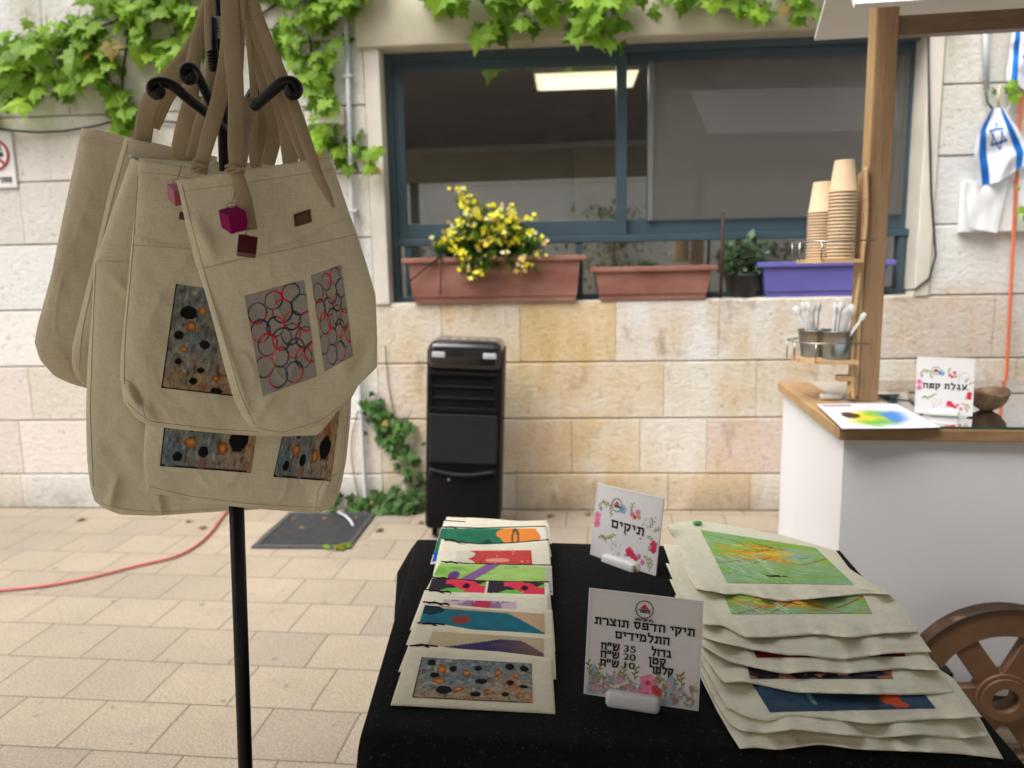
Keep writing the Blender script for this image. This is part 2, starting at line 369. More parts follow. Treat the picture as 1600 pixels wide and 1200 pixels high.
# ------------------------------------------------------------------ window and the room behind it
WD = .13
def window():
    loc = MW @ Vector(((UL + UR) / 2, WD, VS)); root = thing('sliding_window', 'wide slate blue aluminium sliding window set in the stone wall', 'window', loc)
    z0, z1 = VS + .004, W(1000, 66, WD).z
    u0, u1 = W(606, 300, WD).x, W(1437, 300, WD).x
    zt = W(1000, 365, WD).z                                # transom
    g = G(MW); y0, y1 = WD - .03, WD + .05
    t = .055
    g.box((u0, y0, z0), (u0 + t, y1, z1), .004); g.box((u1 - t, y0, z0), (u1, y1, z1), .004)
    g.box((u0 + t - .002, y0 + .002, z1 - t), (u1 - t + .002, y1 - .002, z1), .004); g.box((u0 + t - .002, y0 + .002, zt - .045), (u1 - t + .002, y1 - .002, zt - .005), .004)
    g.box((u0 + t - .002, y0 + .002, z0), (u1 - t + .002, y1 - .002, z0 + .03), .004)
    g.build('outer_frame', M_FRAME, root)
    um = W(972, 300, WD).x
    def sash(a, b, y, fw):
        g = G(MW); z_lo, z_hi = zt - .003, z1 - t + .003
        g.box((a, y, z_lo), (a + fw, y + .03, z_hi), .003); g.box((b - fw, y, z_lo), (b, y + .03, z_hi), .003)
        g.box((a + fw - .001, y + .001, z_lo), (b - fw + .001, y + .029, z_lo + .085), .003); g.box((a + fw - .001, y + .001, z_hi - .06), (b - fw + .001, y + .029, z_hi), .003)
        s = g.build('sash', M_FRAME, root)
        g = G(MW); g.box((a + fw - .004, y + .012, z_lo + .08), (b - fw + .004, y + .018, z_hi - .055)); g.build('glass_pane', M_GL, s)
        return s, (a + fw, b - fw, z_lo + .085, z_hi - .06)
    M_GL = glass_mat('window_glass', (.86, .88, .87), 1.6, .25)
    sash(u0 + t - .004, um + .025, WD - .012, .06)
    s2, (a, b, c, d) = sash(um - .022, u1 - t + .004, WD + .022, .048)
    q = NT('insect_screen'); q.t.nodes.remove(q.p); tr = q.n('BsdfTransparent'); df = q.n('BsdfDiffuse'); df.inputs[0].default_value = (.17, .165, .15, 1); ms = q.n('MixShader'); ms.inputs[0].default_value = .42
    q.l(tr.outputs[0], ms.inputs[1]); q.l(df.outputs[0], ms.inputs[2]); q.l(ms.outputs[0], q.out.inputs[0])
    us = W(1012, 300, WD).x
    g = G(MW); g.box((us, WD - .002, c - .01), (us + .03, WD + .012, d + .01), .002); g.build('screen_frame', mat('grey_aluminium', (.16, .17, .18), .4), root)
    g = G(MW); g.box((us + .028, WD + .004, c - .01), (b + .01, WD + .006, d + .01)); g.build('insect_screen', q.m, root)
    g = G(MW)                                              # lower fixed lights
    g.box((u0 + t - .003, WD + .01, z0 + .028), (u1 - t + .003, WD + .016, zt - .043)); g.build('lower_pane', M_GL, root)
    g = G(MW)
    for x in (640, 905, 1175, 1405):
        u = W(x, 420, WD).x; g.box((u - .02, WD - .02, z0 + .028), (u + .02, WD + .04, zt - .044), .003)
    g.build('mullion', M_FRAME, root)
window()
def room():
    m = mat('dim_plaster', (.50, .48, .43), .9, .1, 3); g = G(MW)
    a, b, y0, y1, zb, zt = UL - 1.2, UR + 1.6, .31, 4.6, .0, 2.72
    P = lambda x, y, z: g.v((x, y, z))
    g.f([P(a, y1, zb), P(b, y1, zb), P(b, y1, zt), P(a, y1, zt)]); g.f([P(a, y0, zb), P(a, y1, zb), P(a, y1, zt), P(a, y0, zt)])
    g.f([P(b, y0, zb), P(b, y1, zb), P(b, y1, zt), P(b, y0, zt)]); g.f([P(a, y0, zt), P(b, y0, zt), P(b, y1, zt), P(a, y1, zt)]); g.f([P(a, y0, zb), P(b, y0, zb), P(b, y1, zb), P(a, y1, zb)])
    o = g.build('room_interior', m); o['kind'] = 'structure'
    # outer shell keeps daylight out of the room
    g = G(MW); g.box((a - .1, .31, zt + .05), (b + .1, y1 + .2, zt + .2)); g.box((a - .1, y1 + .05, 0), (b + .1, y1 + .2, zt + .05)); g.box((a - .12, .31, 0), (a - .04, y1 + .2, zt + .05)); g.box((b + .04, .31, 0), (b + .12, y1 + .2, zt + .05))
    o = g.build('building_shell', m); o['kind'] = 'structure'
    pc = MWI @ onZ(915, 124, 2.66)
    g = G(MW); g.box((pc.x - .345, pc.y - .235, 2.655), (pc.x + .345, pc.y + .235, 2.70), .006)
    root = thing('ceiling_light', 'lit rectangular ceiling panel glowing cream inside the window', 'light', MW @ Vector((pc.x, pc.y, 2.70)))
    g.build('light_housing', M_WHITE, root)
    g = G(MW); g.box((pc.x - .33, pc.y - .22, 2.645), (pc.x + .33, pc.y + .22, 2.654)); la = bpy.data.lights.new('panel_light', 'AREA'); la.shape = 'RECTANGLE'; la.size, la.size_y, la.energy, la.color = .6, .4, 34, (1, .9, .72); lo = bpy.data.objects.new('panel_light', la); COL.objects.link(lo); lo.location = MW @ Vector((pc.x, pc.y, 2.64)); lo.rotation_euler = (0, 0, A_W); g.build('light_diffuser', emit_mat('lit_diffuser', (1, .84, .56), 1.9), root)
    p0, p1 = W(897, 230, 3.9).x, W(970, 230, 3.9).x
    g = G(MW); g.box((p0, 3.9, 0), (p1, 4.55, 2.7), .01); solo(g, 'room_pillar', mat('beige_plaster', (.42, .37, .28), .9), 'beige pillar inside the room seen through the left window pane', 'pillar', MW @ Vector(((p0 + p1) / 2, 4.2, 0)))
    q0, q1 = W(640, 300, 3.6).x, W(895, 300, 3.6).x
    g = G(MW); g.box((q0, 3.6, 0), (q1, 4.0, 1.5), .01); g.box((q0 + .2, 3.62, 1.502), (q0 + .8, 3.9, 1.68), .01); g.box((q0 + 1.0, 3.62, 1.502), (q0 + 1.25, 3.9, 1.62), .01)
    solo(g, 'room_cabinet', mat('dark_brown_cabinet', (.055, .035, .028), .6), 'low dark brown cabinet inside the room behind the left window pane', 'cabinet', MW @ Vector(((q0 + q1) / 2, 3.8, 0)))
room()

# ------------------------------------------------------------------ the yard behind the camera, seen in the panes, and the roof over the stall
def yard_shrubs():
    rr = random.Random(21)
    for k, (x, h, lab) in enumerate(((-2.6, 1.9, 'round dark shrub before the yard wall, seen only mirrored in the left pane'), (.4, 2.5, 'tall loose shrub before the yard wall, seen only mirrored in the panes'), (3.3, 1.7, 'low wide shrub before the yard wall, seen only mirrored in the right pane'))):
        root = thing('yard_shrub', lab, 'shrub', (x, -6.0, 0)); g = G(); cols = []
        for _ in range(420):
            p = Vector((x + rr.gauss(0, .38), -6.0 + rr.gauss(0, .2), h * rr.random() ** .6)); leafblade(g, p, Vector((rr.gauss(0, 1), rr.gauss(0, 1), rr.gauss(0, 1))), rr.uniform(.1, .2), .08, Vector((0, 0, 1)), cols, rr.random())
        o = g.build('foliage', M_IVYD, root, recalc=False); colattr(o, np.array(cols)); g = G(); g.tube([(x, -6, 0), (x + .05, -6, h * .8)], .03, 8); g.build('stem', M_STEM, root)
def surroundings():
    g = G(); zc = 2.55
    g.box((-2.3, -1.6, zc), (4.6, 1.25, zc + .05))
    root = thing('stall_canopy', 'flat grey canopy roof over the stall on square posts', 'canopy', (0, 0, 0))
    g.build('canopy_roof', mat('grey_canvas_roof', (.16, .15, .135), .9), root)
    for x in (-2.2, 4.5):
        for y in (-1.5, 1.15):
            g = G(); g.box((x - .05, y - .05, 0), (x + .05, y + .05, zc - .002)); g.build('canopy_post', M_FRAME, root)
    g = G(); g.box((-9, -6.8, 0), (11, -6.5, 3.0)); g.box((-9.05, -6.85, 3.002), (11.05, -6.45, 3.08))
    solo(g, 'yard_wall', mat('pale_render', (.82, .81, .79), .9, .1, 1), 'pale rendered wall across the yard behind the stall', 'wall', (1, -6.7, 0))
    g = G(); g.box((-12, -14, 0), (14, -9, 9.5)); solo(g, 'added_dark_building', mat('dark_brick', (.10, .085, .075), .9, .2, 2), 'tall dark building added behind the yard wall to darken reflections', 'building', (1, -11, 0))  # added block behind the stall: darkens pane reflections, cuts back light on the cart
    # a pale tiled house front seen mirrored in the right pane
    g = G(); h = thing('tiled_house', 'pale house with stepped tile roof mirrored in the right window pane', 'house', (4.2, -8.2, 0))
    g.box((2.9, -8.4, 0), (5.4, -8.0, 5.0)); g.build('house_wall', mat('pale_house', (.62, .61, .58), .9, .1, 1), h)
    g = G()
    for k in range(6): g.box((3.0 + .16 * k - .5, -8.5 + .06 * k, 5.0 + .27 * k), (5.5, -7.9 - .01 * k, 5.26 + .27 * k), .05)
    g.build('tile_roof', mat('pale_tiles', (.55, .54, .52), .8, .2, 3), h)
surroundings()

# ------------------------------------------------------------------ cloth patches traced in the photo and laid on their own real surface
def resample(pl, n):
    pl = np.array(pl, float); d = np.r_[0, np.cumsum(np.hypot(*np.diff(pl, axis=0).T))]; t = np.linspace(0, d[-1], n)
    out = np.stack([np.interp(t, d, pl[:, 0]), np.interp(t, d, pl[:, 1])], 1)
    for _ in range(max(1, n // 22)):
        out[1:-1] = out[1:-1] * .5 + (out[:-2] + out[2:]) * .25
    return out
def coons(top, right, bottom, left, n=49, m=49):
    T, B, L, Q = resample(top, n), resample(bottom, n), resample(left, m), resample(right, m)
    s = np.linspace(0, 1, n)[None, :, None]; t = np.linspace(0, 1, m)[:, None, None]
    return (1 - t) * T[None] + t * B[None] + (1 - s) * L[:, None] + s * Q[:, None] - ((1 - s) * (1 - t) * T[0] + s * (1 - t) * T[-1] + (1 - s) * t * B[0] + s * t * B[-1])
def sheet(px, point, front, back, close=True):
    """px grid -> closed cloth: front(s,t,x,y) and back(...) are heights off the base surface."""
    m, n = px.shape[:2]; g = G()
    A = [[point(*px[j, i], front(i / (n - 1), j / (m - 1), *px[j, i])) for i in range(n)] for j in range(m)]
    B = [[point(*px[j, i], back(i / (n - 1), j / (m - 1), *px[j, i])) for i in range(n)] for j in range(m)]
    VA = g.grid(A); VB = g.grid(B, flip=True)
    ring = [(j, 0) for j in range(m)] + [(m - 1, i) for i in range(1, n)] + [(j, n - 1) for j in range(m - 2, -1, -1)] + [(0, i) for i in range(n - 2, 0, -1)]
    for (a, b), (c, d) in zip(ring, ring[1:] + ring[:1]):
        g.f([VA[a][b], VB[a][b], VB[c][d], VA[c][d]], True)
    return g
def bvh_of(g): g.bm.normal_update(); return BVHTree.FromBMesh(g.bm)
def cast(tree, px, py, lift=.0007):
    d = ray(px, py).normalized(); h = tree.ray_cast(CAM, d)
    if h[0] is None: return None
    n = h[1] if h[1].dot(d) < 0 else -h[1]
    return h[0] + n * lift
def quad(q, u, v):
    (x0, y0), (x1, y1), (x2, y2), (x3, y3) = q           # TL TR BR BL
    return ((1 - u) * (1 - v) * x0 + u * (1 - v) * x1 + u * v * x2 + (1 - u) * v * x3, (1 - u) * (1 - v) * y0 + u * (1 - v) * y1 + u * v * y2 + (1 - u) * v * y3)
def print_on(tree, q, painter, root, n=110, m=80, name='print', label=None, plane=None, mtl=None):
    g = G(); U, V = np.meshgrid(np.linspace(0, 1, n), np.linspace(0, 1, m)); C = painter(U, V).reshape(-1, 3); idx = {}; cols = []
    for j in range(m):
        for i in range(n):
            p = cast(tree, *quad(q, U[j, i], V[j, i]))
            if p is None: continue
            idx[j, i] = g.v(p); cols.append(C[j * n + i])
    for j in range(m - 1):
        for i in range(n - 1):
            k = [(j, i), (j + 1, i), (j + 1, i + 1), (j, i + 1)]
            if all(x in idx for x in k): g.f([idx[x] for x in k], True)
    o = g.build(name, mtl or M_PRINT, root, recalc=False); colattr(o, np.array(cols))
    if label: o['label'] = label
    return o

# ---- painters: the colours of the printed art (numpy)
def vn(x, y, seed=0):
    xi, yi = np.floor(x).astype(np.int64), np.floor(y).astype(np.int64); fx, fy = x - xi, y - yi; fx = fx * fx * (3 - 2 * fx); fy = fy * fy * (3 - 2 * fy)
    def h(a, b):
        k = (a * 374761393 + b * 668265263 + seed * 982451653) & 0x7fffffff; k = ((k ^ (k >> 13)) * 1274126177) & 0x7fffffff; return ((k ^ (k >> 16)) & 0xffff) / 65535.
    return (h(xi, yi) * (1 - fx) + h(xi + 1, yi) * fx) * (1 - fy) + (h(xi, yi + 1) * (1 - fx) + h(xi + 1, yi + 1) * fx) * fy
def fbm(x, y, seed=0, o=5): return sum(vn(x * 2 ** k, y * 2 ** k, seed + k) * .5 ** (k + 1) for k in range(o)) / (1 - .5 ** o)
def S(r, g, b): return np.array(lin((r / 255, g / 255, b / 255)))
def lerp(a, b, k): return a + (b - a) * np.clip(k, 0, 1)[..., None]
def put(C, mask, c): C[...] = lerp(C, np.broadcast_to(c, C.shape), mask.astype(float)); return C
BLK = [(.1, .13, .042, .075), (.15, .42, .042, .06), (.3, .25, .036, .075), (.52, .2, .034, .07), (.56, .52, .05, .07), (.25, .78, .066, .11), (.52, .85, .05, .06), (.8, .12, .04, .08), (.93, .15, .04, .075), (.81, .52, .034, .065), (.93, .6, .042, .05), (.77, .82, .036, .055)]
ORG = [(.2, .28, .04, .09), (.42, .33, .035, .07), (.7, .28, .025, .06), (.69, .44, .014, .06), (.86, .33, .028, .06), (.2, .57, .05, .06), (.37, .74, .04, .06), (.64, .78, .04, .04), (.9, .82, .035, .05)]
DBLK = [(.2, .26, .1, .065), (.12, .48, .055, .04), (.43, .54, .06, .045), (.15, .73, .045, .03), (.42, .79, .05, .03), (.35, .9, .05, .035), (.62, .97, .07, .03)]
DORG = [(.36, .22, .05, .035), (.25, .38, .06, .04), (.2, .61, .05, .025), (.2, .84, .04, .02), (.6, .85, .05, .03)]
FBLK = [(.18, .9, .055, .05), (.45, .84, .055, .055), (.82, .72, .1, .1), (.3, .61, .07, .05)]
FORG = [(.3, .76, .07, .045), (.66, .8, .045, .06)]
def spots(rot=0, crop=(0, 1, 0, 1), BLK=BLK, ORG=ORG, tan='v'):
    def f(U, V):
        if rot == 1: u, v = 1 - V, U
        elif rot == 2: u, v = V, 1 - U
        elif rot == 3: u, v = 1 - U, 1 - V
        else: u, v = U, V
        u = crop[0] + u * (crop[1] - crop[0]); v = crop[2] + v * (crop[3] - crop[2])
        n = fbm(u * 9 + 2 * fbm(u * 6, v * 4, 9), v * 5, 3); n2 = fbm(u * 26, v * 16, 11); n3 = fbm(u * 4, v * 3, 17)
        C = lerp(np.broadcast_to(S(124, 132, 130), u.shape + (3,)).copy(), S(96, 124, 136), (n - .45) * 4)
        C = lerp(C, S(176, 146, 112), ((v if tan == 'v' else u) - .45 + (n3 - .5) * 1.2) * 2.2); C = lerp(C, S(176, 170, 150), (n2 - .58) * 5); C = lerp(C, S(96, 76, 62), (.43 - n2) * 5); C = lerp(C, S(176, 98, 58), ((n3 - .55) * 5) * (v > .4)); C = lerp(C, S(70, 62, 56), (fbm(u * 60, v * 34, 41) - .52) * 2.2)
        w = (fbm(u * 20, v * 14, 31) - .5) * .6
        for x, y, a, b in ORG:
            d = np.hypot((u - x) / a, (v - y) / b) + w; C = put(C, d < 1.05, S(120, 62, 20)); C = put(C, d < .85, S(186, 112, 44)); C = put(C, d < .35, S(214, 150, 84))
        for x, y, a, b in BLK:
            d = np.hypot((u - x) / a, (v - y) / b) + w * .7; C = put(C, d < 1, S(20, 20, 24))
        C = put(C, (u < .012) | (v > .985 + .02 * (n - .5)), S(40, 36, 36))
        return C
    return f
RNG = [(.16, .2), (.46, .12), (.76, .09), (.9, .24), (.58, .25), (.16, .38), (.42, .38), (.72, .37), (.97, .42), (.24, .53), (.5, .52), (.88, .57), (.42, .69), (.7, .65), (.12, .73), (.33, .87), (.62, .88), (.82, .77), (.99, .74), (.66, .5)]
def rings(U, V):
    asp = 1.62; C = np.broadcast_to(S(160, 154, 147), U.shape + (3,)).copy(); C = lerp(C, S(160, 150, 144), (fbm(U * 5, V * 5, 2) - .4) * 3)
    for k, (x, y) in enumerate(RNG):
        dx, dy = U - x, (V - y) * asp; r = .155 + .012 * math.sin(k * 5.1); d = np.abs(np.hypot(dx, dy * (.95 + .05 * math.sin(k))) - r); a = np.arctan2(dy, dx)
        c = np.where((np.sin(a * 1 + k * 2.4) > .5)[..., None], S(206, 24, 34), np.where((np.sin(a + k * 2.4) < -.86)[..., None], S(30, 56, 120), S(38, 56, 52)))
        wd = .0105 + .008 * (np.sin(a + k * 1.7) + 1) / 2
        m = np.clip((wd - d) / .005, 0, 1) * (1 if k < 12 else .9); C = lerp(C, c, m)
    return C
def strokes(C, U, V, n, seed, cols, l=(.05, .2), w=(.003, .007), box=(0, 1, 0, 1), ang=(-.4, .4)):
    r = random.Random(seed)
    for _ in range(n):
        x, y, a, L, wd = r.uniform(*box[:2]), r.uniform(*box[2:]), r.uniform(*ang), r.uniform(*l), r.uniform(*w)
        dx, dy = U - x, (V - y) * .7; t = dx * math.cos(a) + dy * math.sin(a); q = np.abs(-dx * math.sin(a) + dy * math.cos(a) + .5 * t * t)
        C = lerp(C, r.choice(cols), np.clip((wd - q) / .003, 0, 1) * (np.abs(t) < L) * .85)
    return C
def meadow(U, V):
    n = fbm(U * 5, V * 5, 4); C = lerp(np.broadcast_to(S(140, 180, 108), U.shape + (3,)).copy(), S(152, 190, 152), (n - .4) * 4 + (V - .5)); C = lerp(C, S(148, 182, 70), (fbm(U * 4, V * 9, 8) - .52) * 6 * (V < .55))
    C = strokes(C, U, V, 130, 1, [S(150, 190, 60), S(120, 170, 70), S(168, 200, 90)], (.05, .25)); C = strokes(C, U, V, 26, 2, [S(240, 190, 40), S(244, 160, 30), S(235, 210, 60)], (.05, .16), (.006, .014), (.2, .6, .22, .5), (-.15, .5))
    C = strokes(C, U, V, 34, 3, [S(190, 110, 50), S(120, 66, 50), S(210, 130, 60)], (.05, .16), (.003, .007), (.1, 1, .02, .6), (-.7, .6)); C = strokes(C, U, V, 60, 5, [S(220, 232, 216), S(190, 215, 190)], (.02, .05), (.003, .005), (.02, .5, .45, .97), (.6, .9))
    d = np.hypot((U - .42) / .09, (V - .84) / .022) + (fbm(U * 30, V * 30, 3) - .5); return put(C, d < .9, S(44, 34, 34))
def meadow2(U, V):
    C = meadow(U * .9 + .05, V * .5 + .1); C = strokes(C, U, V, 20, 11, [S(210, 130, 60), S(150, 80, 40)], (.05, .2), (.004, .008), (.4, .9, .1, .9), (.2, .8)); return strokes(C, U, V, 3, 12, [S(30, 24, 26)], (.02, .05), (.006, .01), (.1, .9, .4, .9), (.3, .9))
def flat(c, seed=1, v=.25): 
    return lambda U, V: np.clip(np.broadcast_to(c, U.shape + (3,)) * (1 + v * (fbm(U * 8, V * 5, seed)[..., None] - .5) * 2), 0, 1)
def redstrip(U, V):
    C = flat(S(150, 36, 52), 4, .5)(U, V); return put(C, fbm(U * 9, V * 4, 6) > .6, S(92, 30, 40))
def darkstrip(U, V):
    C = flat(S(58, 56, 66), 4, .4)(U, V); C = put(C, fbm(U * 8, V * 4, 16) > .58, S(168, 112, 84)); return put(C, fbm(U * 7, V * 4, 26) > .62, S(28, 28, 36))
def deepsea(U, V):
    C = lerp(flat(S(52, 76, 98), 5, .35)(U, V), S(70, 92, 96), (fbm(U * 6, V * 4, 9) - .5) * 4); C = put(C, np.hypot((U - .78) / .09, (V - .55) / .42) + (fbm(U * 12, V * 8, 5) - .5) < .9, S(206, 82, 44)); C = put(C, np.hypot((U - .45) / .03, (V - .2) / .2) < 1, S(170, 120, 110)); return put(C, np.hypot((U - .3) / .02, (V - .5) / .4) + (fbm(U * 12, V * 8, 7) - .5) < .8, S(120, 160, 150))
def purplewhale(U, V):
    C = flat(S(190, 172, 138), 3, .08)(U, V); top = .10 + .45 * np.clip((.62 - U) / .6, 0, 1) ** 1.0 + .35 * np.clip((U - .78) / .22, 0, 1) ** 1.3
    m = V > top; body = lerp(flat(S(62, 52, 98), 7, .3)(U, V), S(112, 84, 80), (U - .55) * 3 + (fbm(U * 7, V * 7, 3) - .5)); return np.where(m[..., None], body, C)
def tealbird(U, V):
    C = flat(S(34, 106, 122), 5, .25)(U, V); C = put(C, V < .05 + .55 * np.clip((U - .68) / .32, 0, 1) ** 1.2, S(196, 164, 130)); n = (fbm(U * 14, V * 8, 3) - .5) * .8
    C = put(C, np.hypot((U - .58) / .22, (V - .98) / .22) + n < 1, S(206, 206, 160)); C = put(C, np.hypot((U - .22) / .05, (V - .8) / .16) + n < 1, S(216, 196, 160)); C = put(C, np.hypot((U - .32) / .08, (V - .35) / .13) + n < 1, S(140, 60, 52))
    C = put(C, np.hypot((U - .06) / .1, (V - .1) / .16) + n < 1, S(24, 48, 62)); return put(C, np.hypot((U - .17) / .05, (V - .85) / .2) + n < .9, S(20, 26, 32))
def lilac(U, V):
    C = flat(S(200, 176, 190), 5, .2)(U, V); C = put(C, fbm(U * 8, V * 3, 8) > .56, S(148, 112, 150)); return put(C, np.hypot((U - .52) / .14, (V - .35) / .4) + (fbm(U * 12, V * 6, 2) - .5) < .9, S(190, 52, 86))
def parrot(U, V):
    u = U * 2.02; u = np.where(U > .495, (U - .505) * 2.02, u); C = flat(S(110, 186, 74), 5, .2)(U, V); n = (fbm(u * 8, V * 6, 4) - .5)
    C = put(C, (V < .62 - .5 * u + n * .4), S(52, 42, 54)); C = put(C, np.abs(V - (.1 + .9 * (u - .45) ** 1)) + n * .3 < .28 * (u > .28), S(226, 62, 84)); C = put(C, np.hypot((u - .65) / .07, (V - .3) / .16) + n < .9, S(52, 24, 40))
    return put(C, np.abs(U - .5) < .008, S(232, 226, 210))
def greenstripe(U, V):
    C = lerp(flat(S(168, 204, 112), 5, .15)(U, V), S(120, 176, 72), (fbm(U * 3, V * 3, 3) - .5) * 5); C = put(C, np.abs(V - (1.05 - (U - .15) * 3.2)) < .2, S(136, 96, 150)); C = put(C, np.hypot((U - .17) / .05, (V - .45) / .16) < 1, S(104, 64, 130)); C = put(C, (V > .82 + .6 * np.abs(U - .8)), S(92, 52, 92)); return lerp(C, S(196, 170, 196), (U - .93) * 12)
def redcats(U, V):
    C = flat(S(214, 206, 188), 5, .06)(U, V); x0 = .16 + .1 * np.abs(np.sin(V * 9)); C = put(C, U > x0, S(198, 72, 66)); C = put(C, np.hypot((U - .55) / .16, (V - .42) / .09) < 1, S(224, 150, 140)); r = random.Random(3)
    for _ in range(14): C = put(C, np.hypot((U - r.uniform(.4, .95)), (V - r.random()) * .25) < .006, S(240, 200, 190))
    return put(C, (np.abs(np.sin(U * 22 + V * 4)) < .12) & (U < .4) & (U > .22), S(120, 40, 44))
def greenfox(U, V):
    n = fbm(U * 9, V * 4, 3) - .5; C = flat(S(40, 110, 84), 5, .3)(U, V); C = put(C, np.abs(np.hypot((U - .46) / .05, (V - .6) / .2) - 1 + n) < .3, S(28, 74, 62))
    C = put(C, (U + n * .12 + .05 * np.sin(V * 8)) > .6, S(232, 138, 60)); C = put(C, ((U > .56) & (V > .62 + 1.2 * np.abs(U - .74))) | (U + n * .1 > .93), S(236, 228, 220)); C = put(C, np.abs(np.hypot((U - .72) / .03, (V - .35) / .3) - 1 + n) < .3, S(90, 84, 50)); return put(C, (V > .7) & (U < .07), S(30, 86, 180))

# ------------------------------------------------------------------ bag stand
YP = 1.30                                                # the pole stands this far in front of the camera
def stand():
    def pole(py): return onY(343 + 40 * py / 1200, py, YP)
    d = (pole(1200) - pole(0)); base = pole(0) + d * ((0.02 - pole(0).z) / d.z); base.z = 0
    root = thing('coat_rack', 'black metal coat rack pole with scrolled hooks, hung with canvas bags', 'coat rack', base)
    up = -d.normalized(); b0 = base + up * .02
    g = G(); g.tube([b0, pole(560)], .0128, 16); g.build('pole', M_BLACKMETAL, root)
    g = G(); g.tube([pole(560), pole(-160)], .0098, 14); g.build('upper_pole', M_BLACKMETAL, root)
    for k in range(3):
        a = k * 2.094 + .5; c, q = math.cos(a), math.sin(a); g = G(); g.tube([b0 + up * .14, b0 + Vector((.09 * c, .09 * q, .11)), b0 + Vector((.22 * c, .22 * q, .03)), base + Vector((.27 * c, .27 * q, .012))], .011, 10); g.build('foot', M_BLACKMETAL, root)
    sp = onY(335, 98, YP - .016); zs = sp.z; xs = sp.x
    g = G(); g.tube([(xs + .0085 * math.cos(t * .55), YP - .016 + .0085 * math.sin(t * .55), zs - .017 + .034 * t / 80) for t in range(81)], .0021, 6); g.build('coil_spring', M_BLACKMETAL, root)
    g = G(); g.tube([(xs, YP - .016, zs - .03), onY(333, 28, YP - .016)], .0050, 10); g.build('spring_rod', M_BLACKMETAL, root)
    lc = pole(46); g = G(); g.lathe([(.0105, -.017), (.0107, -.017), (.0107, .017), (.0105, .017)], lc, 20); st = g.build('sticker', mat('pale_grey_label', (.5, .5, .5), .5), root)
    g = G(); g.tube([(lc.x + .0025 * math.cos(t), YP - .0109, lc.z - .004 + .0032 * math.sin(t)) for t in np.linspace(.6, 5.6, 14)], .0006, 5); g.build('sticker_mark', M_INK, st)
    def hook(pts, r=.0080):
        P = [onY(a, b, c) for a, b, c in pts]; Q = [Vector(p) for p in P]
        for _ in range(2):
            N = [Q[0]]
            for a, b in zip(Q, Q[1:]): N += [a * .75 + b * .25, a * .25 + b * .75]
            Q = N + [Q[-1]]
        g = G(); n = len(Q); g.tube(Q, [r * (.85 + .15 * min(1, i / (n * .4))) * (1.12 if i > n * .75 else 1) for i in range(n)], 12); g.build('hook', M_BLACKMETAL, root)
    hook([(350, 200, 1.29), (322, 176, 1.25), (292, 153, 1.21), (270, 133, 1.195), (252, 127, 1.19), (238, 131, 1.188), (236, 144, 1.186), (246, 149, 1.184), (250, 142, 1.182), (245, 138, 1.180)])
    hook([(345, 195, 1.29), (332, 165, 1.26), (317, 135, 1.24), (306, 113, 1.225), (297, 104, 1.22), (288, 108, 1.218), (287, 121, 1.216), (296, 126, 1.214), (301, 119, 1.212), (296, 114, 1.21)])
    hook([(362, 215, 1.27), (384, 184, 1.20), (403, 162, 1.148), (424, 143, 1.135), (440, 129, 1.13), (455, 126, 1.128), (465, 134, 1.127), (465, 145, 1.126), (457, 149, 1.125), (453, 143, 1.124), (457, 139, 1.123)])
    hook([(360, 205, 1.31), (380, 170, 1.34), (392, 148, 1.36), (400, 137, 1.37), (408, 140, 1.375), (410, 150, 1.376)])
    return root
stand()

# ------------------------------------------------------------------ tote bags on the stand
def strap(pts, root, w0=None, name='strap', m=None, th=.0016, ripple=.0015):
    """webbing ribbon: pts (px, py, Y, width in photo pixels)."""
    P = np.array(pts, float); n = 26; k = np.linspace(0, len(P) - 1, n); Q = np.stack([np.interp(k, range(len(P)), P[:, c]) for c in range(4)], 1)
    for _ in range(3): Q[1:-1] = Q[1:-1] * .5 + (Q[:-2] + Q[2:]) * .25
    g = G(); rows = []; back = []
    for i in range(n):
        a = Q[max(0, i - 1), :2]; b = Q[min(n - 1, i + 1), :2]; t = (b - a) / (np.hypot(*(b - a)) + 1e-9); nn = np.array([-t[1], t[0]]); r, rb = [], []
        for s in np.linspace(-.5, .5, 7):
            x, y = Q[i, :2] + nn * s * Q[i, 3]; d = ripple * math.sin(i * .5 + s * 2) - .004 * (1 - (2 * s) ** 2) * .6
            r.append(onY(x, y, Q[i, 2] + d - th / 2)); rb.append(onY(x, y, Q[i, 2] + d + th / 2))
        rows.append(r); back.append(rb)
    A = g.grid(rows); B = g.grid(back, flip=True); m_, n_ = n, 7
    ring = [(j, 0) for j in range(m_)] + [(m_ - 1, i) for i in range(1, n_)] + [(j, n_ - 1) for j in range(m_ - 2, -1, -1)] + [(0, i) for i in range(n_ - 2, 0, -1)]
    for (a, b), (c, d) in zip(ring, ring[1:] + ring[:1]): g.f([A[a][b], B[a][b], B[c][d], A[c][d]])
    return g.build(name, m or M_WEB, root)
